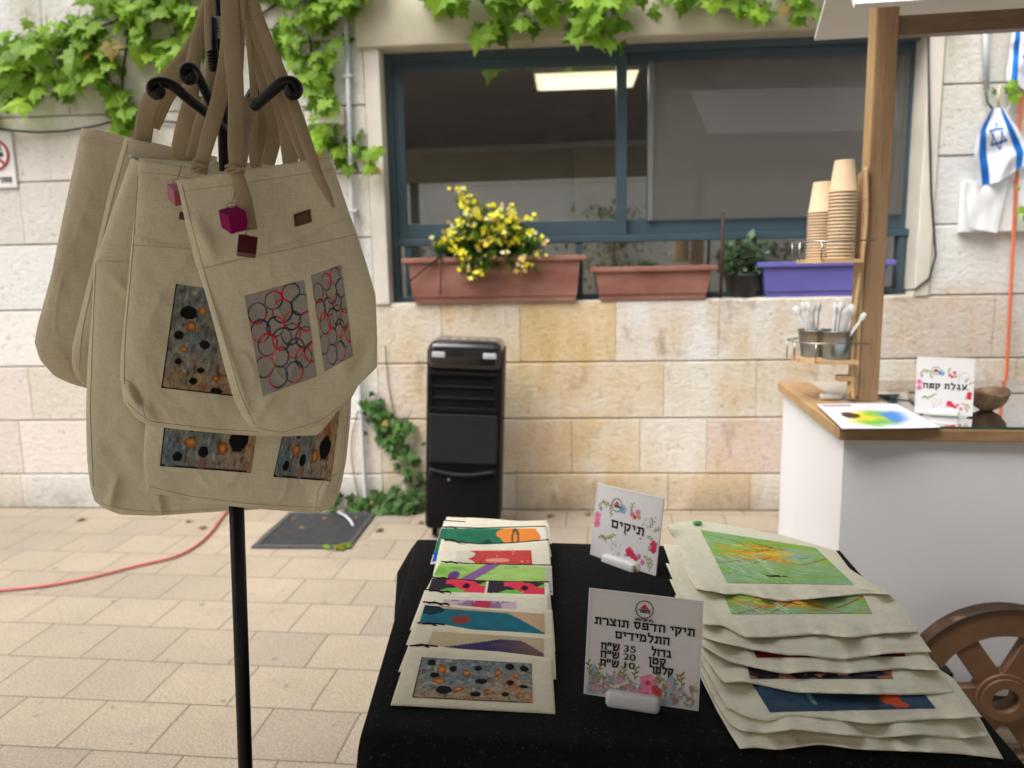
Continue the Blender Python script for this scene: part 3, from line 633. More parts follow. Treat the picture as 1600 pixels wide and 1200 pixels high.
def bag(label, Y, top, right, bottom, left, m, th=.022, seam=None, wr=.006, seed=0, kx=0, creases=()):
    px = coons(top, right, bottom, left, 95, 95); c = px.mean((0, 1)); bl = onY(*px[-1, 47], Y)
    root = thing('tote_bag', label, 'tote bag', bl, 'canvas tote bags on the stand')
    point = lambda x, y, h: onY(x, y, Y + kx * (x - c[0]) - h)
    def puff(s, t): return (1 - abs(2 * s - 1) ** 14) * (1 - .25 * abs(2 * t - 1) ** 2) * (1 - max(0, 2 * t - 1) ** 11)
    def fr(s, t, x, y):
        h = th * puff(s, t)
        q = noise.noise(Vector((x * .012 + seed, y * .006, seed))) * 1.2 + noise.noise(Vector((x * .03 - y * .018, y * .02 + seed, 4))) * .5
        ed = min(1, 7 * s * (1 - s)) ; h += wr * q * ed * (.35 + t)
        for f_, a_, o_ in ((.008, .0040, 0), (.015, .0022, 7)):
            nn = noise.noise(Vector((x * f_ + y * f_ * .5 + seed * 2 + o_, y * f_ * .6 - x * f_ * .35, seed + o_))); mk = noise.noise(Vector((x * .006 + o_, y * .006, seed + 9)))
            h += a_ * max(0, 1 - abs(nn) * 7) ** 2 * max(0, min(1, .35 + 1.6 * mk)) * ed * (.3 + t)
        if seam:
            ts = seam[0] + (seam[1] - seam[0]) * s
            if t > ts: h += .0016 * min(1, (t - ts) / .006)
            h -= .001 * math.exp(-((t - ts + .006) / .008) ** 2)
        h -= .0011 * math.exp(-((t - .055) / .006) ** 2)                # hem stitching line
        for (x0, y0, x1, y1, wd, am) in creases:
            dx, dy = x1 - x0, y1 - y0; L = math.hypot(dx, dy); tt = ((x - x0) * dx + (y - y0) * dy) / L / L; dd = ((x - x0) * dy - (y - y0) * dx) / L
            if 0 < tt < 1: h += 1.5 * am * math.exp(-(dd / wd) ** 2) * math.sin(math.pi * tt)
        return h + .002
    bk = lambda s, t, x, y: -.4 * th * puff(s, t) - .001
    g = sheet(px, point, fr, bk); tree = bvh_of(g); g.build('bag_body', m, root)
    return root, tree, point
def tailor():
    A, ta, _ = bag('leftmost plain tan tote hanging behind the others, without any print', 1.37, [(127, 200), (165, 205), (205, 215), (262, 228), (330, 245)], [(330, 245), (315, 430), (290, 612)], [(54, 535), (62, 562), (85, 588), (112, 600), (137, 607), (200, 612), (290, 612)], [(127, 200), (118, 245), (100, 330), (80, 430), (58, 510), (54, 535)], M_CANVAS2, .012, seed=1)
    B, tb, _ = bag('tan tote squeezed between the plain leftmost tote and the long blank one', 1.335, [(195, 214), (230, 222), (340, 245)], [(340, 245), (330, 430), (300, 612)], [(118, 588), (128, 600), (140, 607), (220, 612), (300, 612)], [(195, 214), (170, 300), (150, 390), (130, 470), (112, 545), (112, 570), (118, 588)], M_CANVAS2, .012, seed=2, wr=.009)
    C, tc, _ = bag('long blank tote with a side pocket seam hanging lowest at the left', 1.305, [(205, 246), (260, 250), (420, 255)], [(420, 255), (428, 520), (432, 792)], [(148, 783), (160, 793), (186, 804), (240, 806), (330, 800), (400, 796), (432, 792)], [(205, 246), (182, 310), (153, 395), (147, 405), (145, 470), (137, 560), (134, 640), (136, 720), (142, 768), (148, 783)], M_CANVAS, .011, (.29, .29), seed=3, creases=((186, 740, 168, 800, 7, .006), (160, 420, 215, 470, 8, .004)))
    Fb, tf, _ = bag('low tote with two spotted prints peeking out under the front bags', 1.265, [(262, 380), (400, 380), (548, 380)], [(548, 380), (552, 520), (548, 650), (541, 720), (532, 765), (521, 792)], [(230, 768), (300, 784), (380, 793), (440, 798), (497, 802), (521, 792)], [(262, 380), (245, 540), (228, 650), (224, 720), (230, 768)], M_CANVAS, .007, seed=4, wr=.005, creases=((490, 800, 525, 735, 9, .006),))
    print_on(tf, ((268, 560), (418, 566), (392, 739), (250, 728)), spots(0, BLK=FBLK, ORG=FORG, tan='u'), Fb); print_on(tf, ((468, 560), (540, 570), (517, 752), (427, 745)), spots(0, BLK=FBLK, ORG=FORG, tan='u'), Fb)
    D, td, _ = bag('tote with one upright spotted print, half hidden by the ring print tote', 1.225, [(217, 253), (225, 249), (300, 262), (345, 268), (430, 262)], [(430, 262), (480, 450), (524, 648)], [(193, 628), (214, 655), (232, 665), (300, 673), (380, 680), (440, 682), (498, 680), (524, 648)], [(217, 253), (212, 320), (205, 382), (200, 440), (192, 520), (187, 575), (190, 606), (193, 628)], M_CANVAS, .008, (.30, .30), seed=5, creases=((190, 600, 245, 665, 9, .008), (205, 590, 228, 650, 7, -.007)))
    print_on(td, ((275, 443), (402, 462), (390, 622), (252, 606)), spots(0, BLK=DBLK, ORG=DORG), D, 90, 110)
    E, te, _ = bag('front tote with two prints of red and green rings and a leather patch', 1.165, [(275, 281), (330, 272), (400, 262), (460, 254), (514, 245)], [(514, 245), (522, 262), (545, 330), (560, 372), (575, 420), (587, 460), (589, 520), (589, 574)], [(391, 667), (412, 679), (440, 681), (480, 672), (512, 656), (546, 628), (560, 602), (589, 574)], [(275, 281), (280, 300), (290, 350), (305, 410), (320, 455), (335, 510), (350, 570), (364, 620), (378, 650), (391, 667)], M_CANVAS, .007, (.345, .285), seed=6, wr=.0045, creases=((315, 430, 395, 660, 6, .004), (545, 600, 588, 500, 12, -.008), (392, 660, 440, 600, 8, .004), (300, 330, 340, 420, 14, .006)))
    print_on(te, ((382, 462), (475, 437), (495, 588), (411, 619)), rings, E, 100, 130); print_on(te, ((486, 430), (533, 414), (552, 556), (507, 581)), rings, E, 80, 120)
    def patch(tree, q, root):
        g = G(); n = 9; P = [[cast(tree, *quad(q, i / n, j / n), .0018) for i in range(n + 1)] for j in range(n + 1)]; g.grid(P); o = g.build('leather_patch', mat('brown_leather', (.13, .062, .03), .5, .2, 60, bump=.2, bscale=300), root, recalc=False)
        sm = o.modifiers.new('thickness', 'SOLIDIFY'); sm.thickness = .0015
        g = G(); L = [quad(q, .5 + .4 * math.copysign(min(1, abs(math.cos(a)) * 1.5), math.cos(a)), .5 + .36 * math.copysign(min(1, abs(math.sin(a)) * 1.5), math.sin(a))) for a in np.linspace(0, 2 * math.pi, 33)[:-1]]
        g.tube([cast(tree, *p, .0024) for p in L], .00045, 5, True); g.build('stitching', mat('dark_thread', (.05, .025, .015), .7), o)
    patch(te, ((459, 335), (485, 327), (487, 347), (461, 355)), E); patch(td, ((281, 331), (310, 333), (309, 345), (280, 343)), D)
    g = G(); 
    for a, b in (((200, 243), (216, 249)),):
        p, q = onY(*a, 1.20), onY(*b, 1.20); g.tube([p, p * .5 + q * .5, q], .0022, 8)
    g.build('metal_clip', M_STEEL, D)
    thread = cloth_mat('dark_canvas_seam', (.56, .50, .345)); 
    def sew(tree, root, lines, r=.0006):
        for pl in lines:
            P = [cast(tree, x, y, .0004) for x, y in resample(pl, 26)]; P = [p for p in P if p is not None]
            if len(P) > 3: g = G(); g.tube(P, r, 5); g.build('seam', thread, root)
    sew(te, E, [[(309, 421), (380, 405), (470, 386), (557, 366)], [(282, 300), (400, 283), (518, 265)], [(285, 290), (298, 345), (318, 420), (345, 510), (375, 615), (398, 664)], [(398, 668), (440, 676), (500, 658), (548, 622)]])
    sew(td, D, [[(207, 383), (260, 386), (306, 390)], [(217, 269), (260, 272), (300, 279)], [(216, 275), (208, 390), (196, 520), (194, 600)], [(200, 630), (232, 658), (330, 670), (430, 676)], [(192, 590), (206, 600), (220, 625), (228, 655)]])
    sew(tf, Fb, [[(234, 760), (300, 776), (400, 788), (500, 793)], [(544, 640), (536, 720), (524, 770)], [(494, 796), (496, 770), (505, 752), (524, 742)]])
    sew(tc, C, [[(151, 407), (175, 408), (203, 409)], [(150, 412), (146, 500), (141, 640), (146, 760)], [(160, 787), (200, 797), (260, 800), (330, 795)]])
    sew(tb, B, [[(200, 225), (176, 310), (150, 420), (128, 520), (124, 580)]]); sew(ta, A, [[(128, 214), (160, 218), (200, 228)]])
    # webbing straps
    strap([(222, 222, 1.355, 29), (229, 172, 1.345, 30), (247, 138, 1.335, 32), (284, 102, 1.33, 30), (310, 58, 1.33, 24), (325, 14, 1.33, 22), (333, -25, 1.33, 22)], A)
    strap([(240, 200, 1.37, 20), (262, 150, 1.365, 22), (300, 100, 1.36, 22), (320, 40, 1.36, 20), (334, -25, 1.36, 20)], A)
    strap([(282, 250, 1.30, 36), (290, 206, 1.29, 36), (300, 165, 1.28, 33), (306, 148, 1.275, 30)], B); strap([(296, 158, 1.30, 28), (300, 110, 1.31, 26), (306, 65, 1.315, 18), (316, 20, 1.32, 12), (328, -25, 1.32, 12)], B)
    strap([(300, 246, 1.272, 20), (312, 200, 1.27, 24), (326, 150, 1.27, 18), (330, 100, 1.28, 16), (326, 40, 1.29, 16), (328, -25, 1.29, 16)], C)
    strap([(408, 252, 1.29, 36), (410, 205, 1.285, 36), (408, 165, 1.28, 30), (404, 150, 1.28, 26)], C)
    strap([(418, 258, 1.262, 22), (432, 200, 1.26, 26), (414, 130, 1.26, 24), (398, 60, 1.26, 22), (388, -25, 1.26, 22)], Fb)
    strap([(400, 262, 1.268, 18), (394, 220, 1.265, 16), (398, 170, 1.262, 12), (395, 100, 1.262, 14), (380, -25, 1.262, 14)], Fb)
    strap([(311, 270, 1.188, 26), (317, 246, 1.188, 22), (330, 198, 1.19, 27), (345, 150, 1.195, 27), (354, 95, 1.2, 25), (358, 40, 1.205, 24), (360, -25, 1.21, 24)], D)
    strap([(455, 262, 1.215, 25), (447, 195, 1.212, 26), (430, 130, 1.21, 25), (408, 60, 1.21, 24), (386, -25, 1.21, 24)], D)
    strap([(389, 360, 1.1235, 27), (383, 325, 1.124, 28), (376, 295, 1.126, 27), (368, 268, 1.13, 16), (367, 235, 1.132, 24), (369, 195, 1.14, 27), (370, 155, 1.15, 24), (364, 85, 1.165, 29), (359, 30, 1.17, 29), (358, -25, 1.17, 29)], E, th=.002)
    strap([(522, 325, 1.122, 4), (512, 303, 1.123, 13), (498, 278, 1.126, 16), (485, 243, 1.14, 19), (459, 163, 1.16, 20), (424, 82, 1.175, 20), (396, 10, 1.18, 18), (388, -25, 1.18, 18)], E)
    strap([(478, 250, 1.155, 20), (462, 205, 1.16, 23), (440, 150, 1.17, 22), (416, 92, 1.178, 20), (390, 20, 1.182, 18), (380, -25, 1.182, 18)], E)
    m_l = cloth_mat('grey_brown_lining', (.40, .33, .25))
    strap([(378, 262, 1.145, 14), (384, 220, 1.15, 17), (392, 180, 1.158, 22), (394, 152, 1.165, 27)], E, m=m_l); strap([(372, 150, 1.16, 12), (376, 80, 1.17, 12), (378, -25, 1.175, 14)], E)
    # knots that gather two straps
    for root, x, y, Yk, sx in ((E, 367, 266, 1.124, 15), (D, 312, 262, 1.183, 13)):
        g = G()
        for k in range(4):
            P = [onY(x + sx * math.cos(t), y + (k - 1.5) * 3.2 + 2.5 * math.sin(t * 2 + k * 1.7), Yk - .003 * math.sin(t)) for t in np.linspace(0, math.pi, 12)]; g.tube(P, [.0012 + .0016 * math.sin(math.pi * i / 11) for i in range(12)], 8)
        g.build('strap_knot', M_WEB, root)
    # charms tied to the straps
    ta_, tb_ = Vector((.05, -1, .12)).normalized(), Vector((0, 0, 1)); tb_ = (tb_ - ta_ * tb_.dot(ta_)).normalized(); sa = Vector((1, 1, 1)).normalized(); sb = (Vector((0, 0, 1)) - sa * sa.z).normalized()
    apex = (Matrix((ta_, tb_, ta_.cross(tb_))).transposed() @ Matrix((sa, sb, sa.cross(sb)))).to_4x4()
    def charm(label, px, py, Y, r, m, spin, corner=False):
        c = onY(px, py, Y); rot = apex if corner else Matrix.Rotation(-.25, 4, 'X') @ Matrix.Rotation(.35, 4, 'Z')
        g = G(Matrix.Translation(c) @ Matrix.Rotation(spin, 4, 'Y') @ rot)
        root = thing('cube_charm', label, 'key charm', c, 'painted wooden cubes on the bag straps'); g.box((-r, -r, -r), (r, r, r), .0012); g.build('wooden_cube', m, root)
        g = G(); top = c + Vector((0, -r * .3, r * (1.42 if corner else 1.05)))
        g.tube([top, top + Vector((.002, -.001, .006)), onY(px + 3, py - 42, Y - .001)], .0007, 6); g.tube([top + Vector((.006 * math.cos(t), -.002, .003 * math.sin(t))) for t in np.linspace(0, 6.28, 13)[:-1]], .0007, 6, True); g.build('cord_loop', mat('jute_cord', (.42, .30, .18), .9), root)
    charm('magenta wooden cube charm hanging corner forward on the ring print tote', 365, 343, 1.098, .0136, mat('magenta_paint', (.24, .004, .095), .7, .1, spec=.1), .06, True)
    charm('dark maroon wooden cube charm hanging just below the magenta one', 386, 385, 1.104, .0128, mat('maroon_paint', (.085, .008, .016), .4, .15), .08)
    charm('pink wooden cube charm half hidden behind the ring print tote', 280, 303, 1.186, .0125, mat('pink_paint', (.42, .10, .14), .4, .1), .2, True)
tailor()

# ------------------------------------------------------------------ table
ZT = .75
def table():
    FL, BL, BR, FR = onZ(566, 1150, ZT), onZ(654, 843, ZT), onZ(1312, 860, ZT), onZ(1600, 1194, ZT)
    n = 40; g = G(); c = (FL + BR) / 2; root = thing('tablecloth', 'plain black tablecloth draped to the ground over the sales table', 'tablecloth', (c.x, c.y, 0))
    P = [[(FL * (1 - i / n) + FR * (i / n)) * (1 - j / n) + (BL * (1 - i / n) + BR * (i / n)) * (j / n) for i in range(n + 1)] for j in range(n + 1)]
    V = g.grid([[p + Vector((0, 0, .0006 * noise.noise(p * 9))) for p in row] for row in P])
    ring = [(0, i) for i in range(n)] + [(j, n) for j in range(n)] + [(n, i) for i in range(n, 0, -1)] + [(j, 0) for j in range(n, 0, -1)]
    L = len(ring); prev = [V[j][i] for j, i in ring]
    for k, (dz, out) in enumerate(((.006, .004), (.02, .007), (.08, .010), (.2, .014), (.4, .02), (.6, .026), (.745, .03))):
        cur = []
        for q, (j, i) in enumerate(ring):
            p = P[j][i]; a = P[ring[q - 1][0]][ring[q - 1][1]]; b = P[ring[(q + 1) % L][0]][ring[(q + 1) % L][1]]; t = (b - a).normalized(); nn = Vector((t.y, -t.x, 0))
            s = q / n; near = abs(s - round(s)) ; cor = math.exp(-(near / .05) ** 2)
            fo = math.sin(q * .75) * .5 + math.sin(q * 1.9 + 1) * .3
            bl = max(0, 1 - abs(q - 3 * n) / 5) if True else 0     # the flared back-left corner
            o = out + out * .5 * fo * min(1, dz / .15) * (0 if q > 3 * n + 4 else 1) + bl * .05 * min(1, dz / .07) + cor * .02 * min(1, dz / .2)
            cur.append(g.v(p + nn * o - Vector((0, 0, dz))))
        for q in range(L): g.f([prev[q], prev[(q + 1) % L], cur[(q + 1) % L], cur[q]], True)
        prev = cur
    g.build('cloth', M_BLACKCLOTH, root)
table()

def pouches():
    X = [
     ('zip pouch printed with black and orange spots, nearest in the pouch row', [(640, 1009), (660, 1007), (720, 1014), (780, 1018), (862, 1028)], (868, 1116), (610, 1102), ((659, 1027), (831, 1037), (832, 1099), (644, 1090)), spots(), 0),
     ('zip pouch with a dark violet hump print, second nearest in the row', [(652, 973), (690, 975), (740, 984), (800, 987), (866, 992)], (869, 1062), (622, 1050), ((676, 987), (849, 998), (850, 1052), (655, 1036)), purplewhale, 0),
     ('zip pouch with a teal blue painted print', [(661, 940), (700, 944), (760, 950), (863, 953)], (868, 1018), (634, 1008), ((664, 946), (850, 960), (852, 1010), (648, 996)), tealbird, 0),
     ('zip pouch with a thin lilac and crimson print', [(664, 921), (700, 925), (780, 927), (856, 929)], (862, 990), (640, 985), ((694, 937), (807, 941), (808, 975), (685, 970)), lilac, 1),
     ('zip pouch with two pink, black and green pictures side by side', [(676, 902), (740, 907), (800, 909), (858, 909)], (862, 955), (655, 950), ((674, 904), (850, 911), (852, 942), (662, 936)), parrot, 1),
     ('bright green zip pouch with purple brush strokes', [(689, 877), (740, 881), (862, 883)], (864, 930), (664, 925), ((688, 880), (860, 886), (863, 926), (666, 920)), greenstripe, 1),
     ('white zip pouch with a red cat picture', [(690, 841), (715, 847), (750, 850), (800, 848), (857, 843)], (863, 905), (676, 900), ((715, 861), (830, 860), (833, 897), (705, 897)), redcats, 1),
     ('zip pouch with a dark green and orange picture, near the far end of the row', [(690, 823), (750, 825), (853, 822)], (862, 870), (672, 882), ((690, 826), (850, 826), (856, 866), (673, 878)), greenfox, 1),
     ('blank white zip pouch, second from the far end of the row', [(694, 813), (780, 819), (858, 818)], (862, 850), (684, 850), None, None, 1),
     ('blank cream zip pouch at the very far end of the row', [(698, 807), (760, 810), (810, 814), (855, 813)], (860, 842), (688, 842), None, None, 1)]
    for i, (label, top, br, bl, q, art, pale) in enumerate(X):
        off = (ZT + .006) - .0062 * i
        pn = Vector((0, -.135, 1)).normalized()
        def point(x, y, h, off=off): return onP(x, y, Vector((0, 1.145, off + h)), pn)
        px = coons(top, [top[-1], br], [bl, br], [top[0], bl], 61, 31); se = i * 3.1
        pf = lambda s, t: (1 - abs(2 * s - 1) ** 8) * (1 - abs(2 * t - 1) ** 8)
        fr = lambda s, t, x, y: .0045 * pf(s, t) + .0026 * noise.noise(Vector((s * 5 + se, t * 2, se))) * pf(s, t) + .0018 * math.exp(-((t - .08) / .05) ** 2)
        g = sheet(px, point, fr, lambda s, t, x, y: -.0012)
        tree = bvh_of(g); bz = point(*px[-1, 30], 0)
        root = thing('zip_pouch', label, 'pouch', bz, 'zip pouches laid out in a row')
        g.build('pouch_body', M_COTTON if pale else M_CANVAS, root)
        if art: print_on(tree, q, art, root, 150 if i == 0 else 110, 70 if i == 0 else 44)
        g = G(); Z = [point(*px[0, k], .002) for k in range(0, 61 if i in (4, 5, 6, 7) else 13, 3)]; g.tube(Z, .0013, 6); g.build('zipper', M_BLACKPL, root)
        if i < 8:
            x0, y0 = px[0, 4]; g = G(); g.tube([point(x0 + 3 * k, y0 - 1.5 * math.sin(k * .8) + .6 * k, .004) for k in range(-2, 6)], .0016, 6)
            if i in (3, 6, 2): g.tube([point(x0 + 22 + 6 * math.cos(a), y0 + 4 + 3 * math.sin(a), .004) for a in np.linspace(0, 6.28, 13)[:-1]], .0009, 5, True)
            g.build('zipper_pull', M_BLACKPL, root)
pouches()

def bag_stack():
    X = [
     ('white cotton bag with a green meadow print, topmost of the stack', [(1040, 821), (1062, 816), (1085, 814), (1120, 817), (1223, 836), (1274, 851), (1306, 860)], [(1306, 860), (1328, 889), (1353, 905), (1395, 929)], [(1087, 920), (1140, 930), (1160, 928), (1172, 931), (1223, 940), (1310, 932), (1360, 928), (1395, 929)], [(1040, 821), (1060, 852), (1074, 900), (1087, 920)], ((1094, 828), (1274, 856), (1335, 914), (1136, 911)), meadow),
     ('cotton bag with a strip of green print showing, second from the top of the stack', [(1036, 850), (1150, 860), (1330, 905)], [(1330, 905), (1395, 930), (1420, 960), (1436, 988)], [(1096, 976), (1130, 978), (1165, 997), (1215, 996), (1274, 991), (1330, 997), (1380, 990), (1436, 988)], [(1036, 850), (1050, 890), (1062, 925), (1096, 976)], ((1118, 900), (1335, 905), (1363, 959), (1143, 960)), meadow2),
     ('blank looking cotton bag, third from the top of the stack', [(1040, 880), (1150, 890), (1360, 940)], [(1360, 940), (1425, 975), (1456, 1019)], [(1097, 996), (1130, 1006), (1178, 1016), (1230, 1024), (1256, 1024), (1317, 1031), (1390, 1021), (1456, 1019)], [(1040, 880), (1064, 935), (1097, 996)], None, None),
     ('cotton bag with a thin dark red strip of print, fourth from the top', [(1046, 905), (1150, 915), (1380, 965)], [(1380, 965), (1440, 1005), (1467, 1048)], [(1098, 1010), (1140, 1035), (1176, 1043), (1223, 1053), (1274, 1049), (1320, 1053), (1404, 1045), (1467, 1048)], [(1046, 905), (1070, 960), (1098, 1010)], ((1165, 985), (1400, 990), (1415, 1026), (1182, 1028)), redstrip),
     ('cotton bag with a thin blackish strip of print, fifth from the top', [(1054, 930), (1150, 940), (1400, 990)], [(1400, 990), (1462, 1035), (1492, 1083)], [(1099, 1025), (1130, 1068), (1158, 1065), (1200, 1073), (1240, 1082), (1310, 1084), (1420, 1086), (1492, 1083)], [(1054, 930), (1075, 980), (1099, 1025)], ((1160, 1005), (1385, 1010), (1395, 1061), (1172, 1061)), darkstrip),
     ('cotton bag with a blue print and an orange shape, sixth from the top', [(1062, 955), (1180, 965), (1420, 1015)], [(1420, 1015), (1490, 1060), (1535, 1121)], [(1135, 1105), (1165, 1120), (1201, 1128), (1244, 1118), (1300, 1124), (1364, 1132), (1440, 1125), (1535, 1121)], [(1062, 955), (1082, 1010), (1110, 1060), (1135, 1105)], ((1160, 1045), (1428, 1065), (1462, 1107), (1203, 1113)), deepsea),
     ('blank cotton bag, second from the bottom of the stack', [(1070, 985), (1180, 995), (1440, 1040)], [(1440, 1040), (1505, 1090), (1545, 1150)], [(1138, 1130), (1160, 1143), (1200, 1146), (1237, 1140), (1320, 1149), (1375, 1153), (1440, 1148), (1505, 1154), (1545, 1150)], [(1070, 985), (1090, 1040), (1115, 1090), (1138, 1130)], None, None),
     ('blank cotton bag with a sagging front corner, lowest of the stack', [(1076, 1010), (1180, 1020), (1460, 1065)], [(1460, 1065), (1530, 1120), (1568, 1186)], [(1156, 1170), (1180, 1168), (1215, 1172), (1281, 1163), (1340, 1171), (1440, 1175), (1500, 1178), (1568, 1186)], [(1076, 1010), (1095, 1060), (1120, 1110), (1140, 1145), (1156, 1170)], None, None)]
    pn = Vector((0, -.045, 1)).normalized()
    for i, (label, top, right, bottom, left, q, art) in enumerate(X):
        off = ZT + .006 + (7 - i) * .0074
        def point(x, y, h, off=off): return onP(x, y, Vector((0, 1.0, off + h)), pn)
        px = coons(top, right, bottom, left, 91, 49); se = i * 4.7
        def lift(s, t):
            e = noise.noise(Vector((s * 5.5 + se, 0, se))) * .9 + noise.noise(Vector((s * 13 + se, 3, se))) * .6
            side = max(0, 2 * abs(s - .5) - .86) / .14
            return max(-.15, e) * .026 * t ** 10 + .0026 * noise.noise(Vector((s * 7 + se, t * 6, 1))) - .003 * side ** 2
        fr = lambda s, t, x, y: .0030 + lift(s, t) + .0014 * math.exp(-((t - .975) / .012) ** 2) - .0012 * math.exp(-((t - .93) / .02) ** 2)
        bk = lambda s, t, x, y: -.0012 + lift(s, t) + .0008 * max(0, (t - .97) / .03) ** 2
        g = sheet(px, point, fr, bk); tree = bvh_of(g); b = point(*px[-1, 45], 0)
        root = thing('cotton_bag', label, 'cotton bag', b, 'printed cotton bags stacked on the table')
        g.build('bag_body', M_COTTON, root)
        if art: print_on(tree, q, art, root, 130, 84)
        if i == 0:
            g = G(Matrix.Translation(point(1090, 817, .008))); b = bmesh.new(); bmesh.ops.create_uvsphere(b, u_segments=16, v_segments=10, radius=1)
            for v in b.verts: v.co = Vector((v.co.x * .011, v.co.y * .007, v.co.z * .0045))
            g.merge(b, g.xf, True); solo(g, 'green_button', mat('green_plastic', (.05, .36, .09), .3), 'small bright green plastic button lying on the back edge of the cotton bag stack', 'button', point(1090, 817, .004))
bag_stack()

# ------------------------------------------------------------------ writing
def text_bm(body, size, flip=True):
    cu = bpy.data.curves.new('lettering', 'FONT'); cu.body = body[::-1] if flip else body; cu.size = size; cu.align_x = 'CENTER'; cu.align_y = 'CENTER'
    o = bpy.data.objects.new('lettering', cu); COL.objects.link(o); bpy.context.view_layer.update()
    me = bpy.data.meshes.new_from_object(o.evaluated_get(bpy.context.evaluated_depsgraph_get())); bpy.data.objects.remove(o); bpy.data.curves.remove(cu)
    b = bmesh.new(); b.from_mesh(me); bpy.data.meshes.remove(me); return b
HEB = {  # pen strokes of each letter, x to the right, baseline 0, height 1
 'ת': [[(.76, 0), (.76, .92), (.06, .92)], [(.24, .92), (.24, .08), (.02, .08)]], 'י': [[(0, .92), (.24, .92), (.24, .5)]], 'ק': [[(0, .92), (.70, .92), (.68, .55), (.42, .08)], [(.12, .6), (.12, -.32)]],
 'ה': [[(0, .92), (.72, .92), (.72, 0)], [(.13, .58), (.13, 0)]], 'ד': [[(0, .92), (.78, .92)], [(.62, .92), (.62, 0)]], 'פ': [[(.36, .48), (.12, .48), (.12, .92), (.72, .92), (.72, .08), (.04, .08)]],
 'ס': [[(0, .92), (.74, .92), (.72, .4), (.56, .12), (.36, .08), (.18, .3), (.13, .9)]], 'ו': [[(0, .92), (.22, .92), (.22, 0)]], 'צ': [[(.06, 1), (.64, .12)], [(.0, .08), (.70, .08)], [(.68, 1), (.66, .68), (.42, .48)]],
 'ר': [[(0, .92), (.5, .92), (.62, .8), (.62, 0)]], 'ל': [[(.1, 1.36), (.1, .92), (.66, .92), (.62, .55), (.34, 0)]], 'מ': [[(.02, 1), (.2, .74), (.08, 0)], [(.2, .74), (.38, .92), (.6, .92), (.74, .7), (.74, .08), (.4, .08)]],
 'ם': [[(.0, .92), (.74, .92), (.74, .08), (.12, .08), (.12, .92)]], 'ג': [[(.1, .92), (.36, .92), (.4, .6), (.52, 0)], [(.44, .32), (.04, .04)]], 'ט': [[(.1, 1), (.1, .08), (.70, .08), (.76, .6), (.64, .92), (.44, .92), (.4, .72)]],
 'ן': [[(0, .92), (.2, .92), (.2, -.34)]], 'ש': [[(.05, 1), (.14, .08), (.66, .08), (.88, .5), (.9, 1)], [(.48, 1), (.46, .64), (.14, .36)]], 'ח': [[(0, .92), (.72, .92), (.72, 0)], [(.12, .92), (.12, 0)]],
 'ע': [[(.08, 1), (.34, .28)], [(.72, 1), (.64, .5), (.36, .1), (.06, -.1)]], 'ב': [[(.04, .92), (.6, .92), (.62, .08)], [(0, .08), (.82, .08)]], 'א': [[(.05, 1), (.72, 0)], [(.68, 1), (.62, .62), (.5, .52)], [(.1, 0), (.12, .5), (.28, .66)]], '״': [[(.06, 1.12), (.02, .72)], [(.42, 1.12), (.38, .72)]]}
def letters(g, M, body, size, x, y, flip=True, rot=0, width=None, pen=.275):
    X = M @ Matrix.Translation((x, y, 0)) @ Matrix.Rotation(rot, 4, 'Z')
    if not flip:
        b = text_bm(body, size, False); xs = [v.co.x for v in b.verts]; w_ = max(xs) - min(xs); cx = (max(xs) + min(xs)) / 2; k = width / w_ if width else 1
        for k2, (dx, dy) in enumerate(((0, 0), (.018, 0), (-.018, 0), (0, .012), (0, -.012))):
            c = b.copy()
            for v in c.verts: v.co = Vector(((v.co.x - cx) * k + dx * size, v.co.y + dy * size, k2 * 4e-6))
            g.merge(c, X)
        b.free(); return
    h = size * .58; pos = 0; st = []
    for ch in body[::-1]:
        if ch == ' ': pos += .5; continue
        L = HEB[ch]; mx = max(p[0] for q in L for p in q); st += [[(p[0] + pos, p[1]) for p in q] for q in L]; pos += mx + .36
    w_ = pos - .36; kx = width / w_ if width else h; z = 0
    for q in st:
        P = [Vector(((a - w_ / 2) * kx, (b - .5) * h, 0)) for a, b in q]; t = h * pen * .5; z += 2e-6; n = len(P); Lf, Rt = [], []
        for i in range(n):
            d0 = (P[i] - P[i - 1]).normalized() if i else (P[1] - P[0]).normalized(); d1 = (P[i + 1] - P[i]).normalized() if i < n - 1 else d0
            m = (d0 + d1).normalized(); nn = Vector((-m.y, m.x, 0)); k = min(1.6, 1 / max(.5, m.dot(d0))); e = (-d0 * t if i == 0 else d0 * t if i == n - 1 else Vector()) * .8
            Lf.append(P[i] + nn * t * k + e); Rt.append(P[i] - nn * t * k + e)
        for i in range(n - 1): g.xf = Matrix(); g.f([g.v(X @ (p + Vector((0, 0, z)))) for p in (Lf[i], Rt[i], Rt[i + 1], Lf[i + 1])])
FCOL = dict(pink=S(236, 130, 170), deep=S(214, 52, 92), red=S(206, 70, 70), blue=S(136, 176, 206), olive=S(150, 142, 58), green=S(120, 130, 60), grey=S(176, 178, 170), mauve=S(206, 130, 160), tan=S(196, 160, 120))
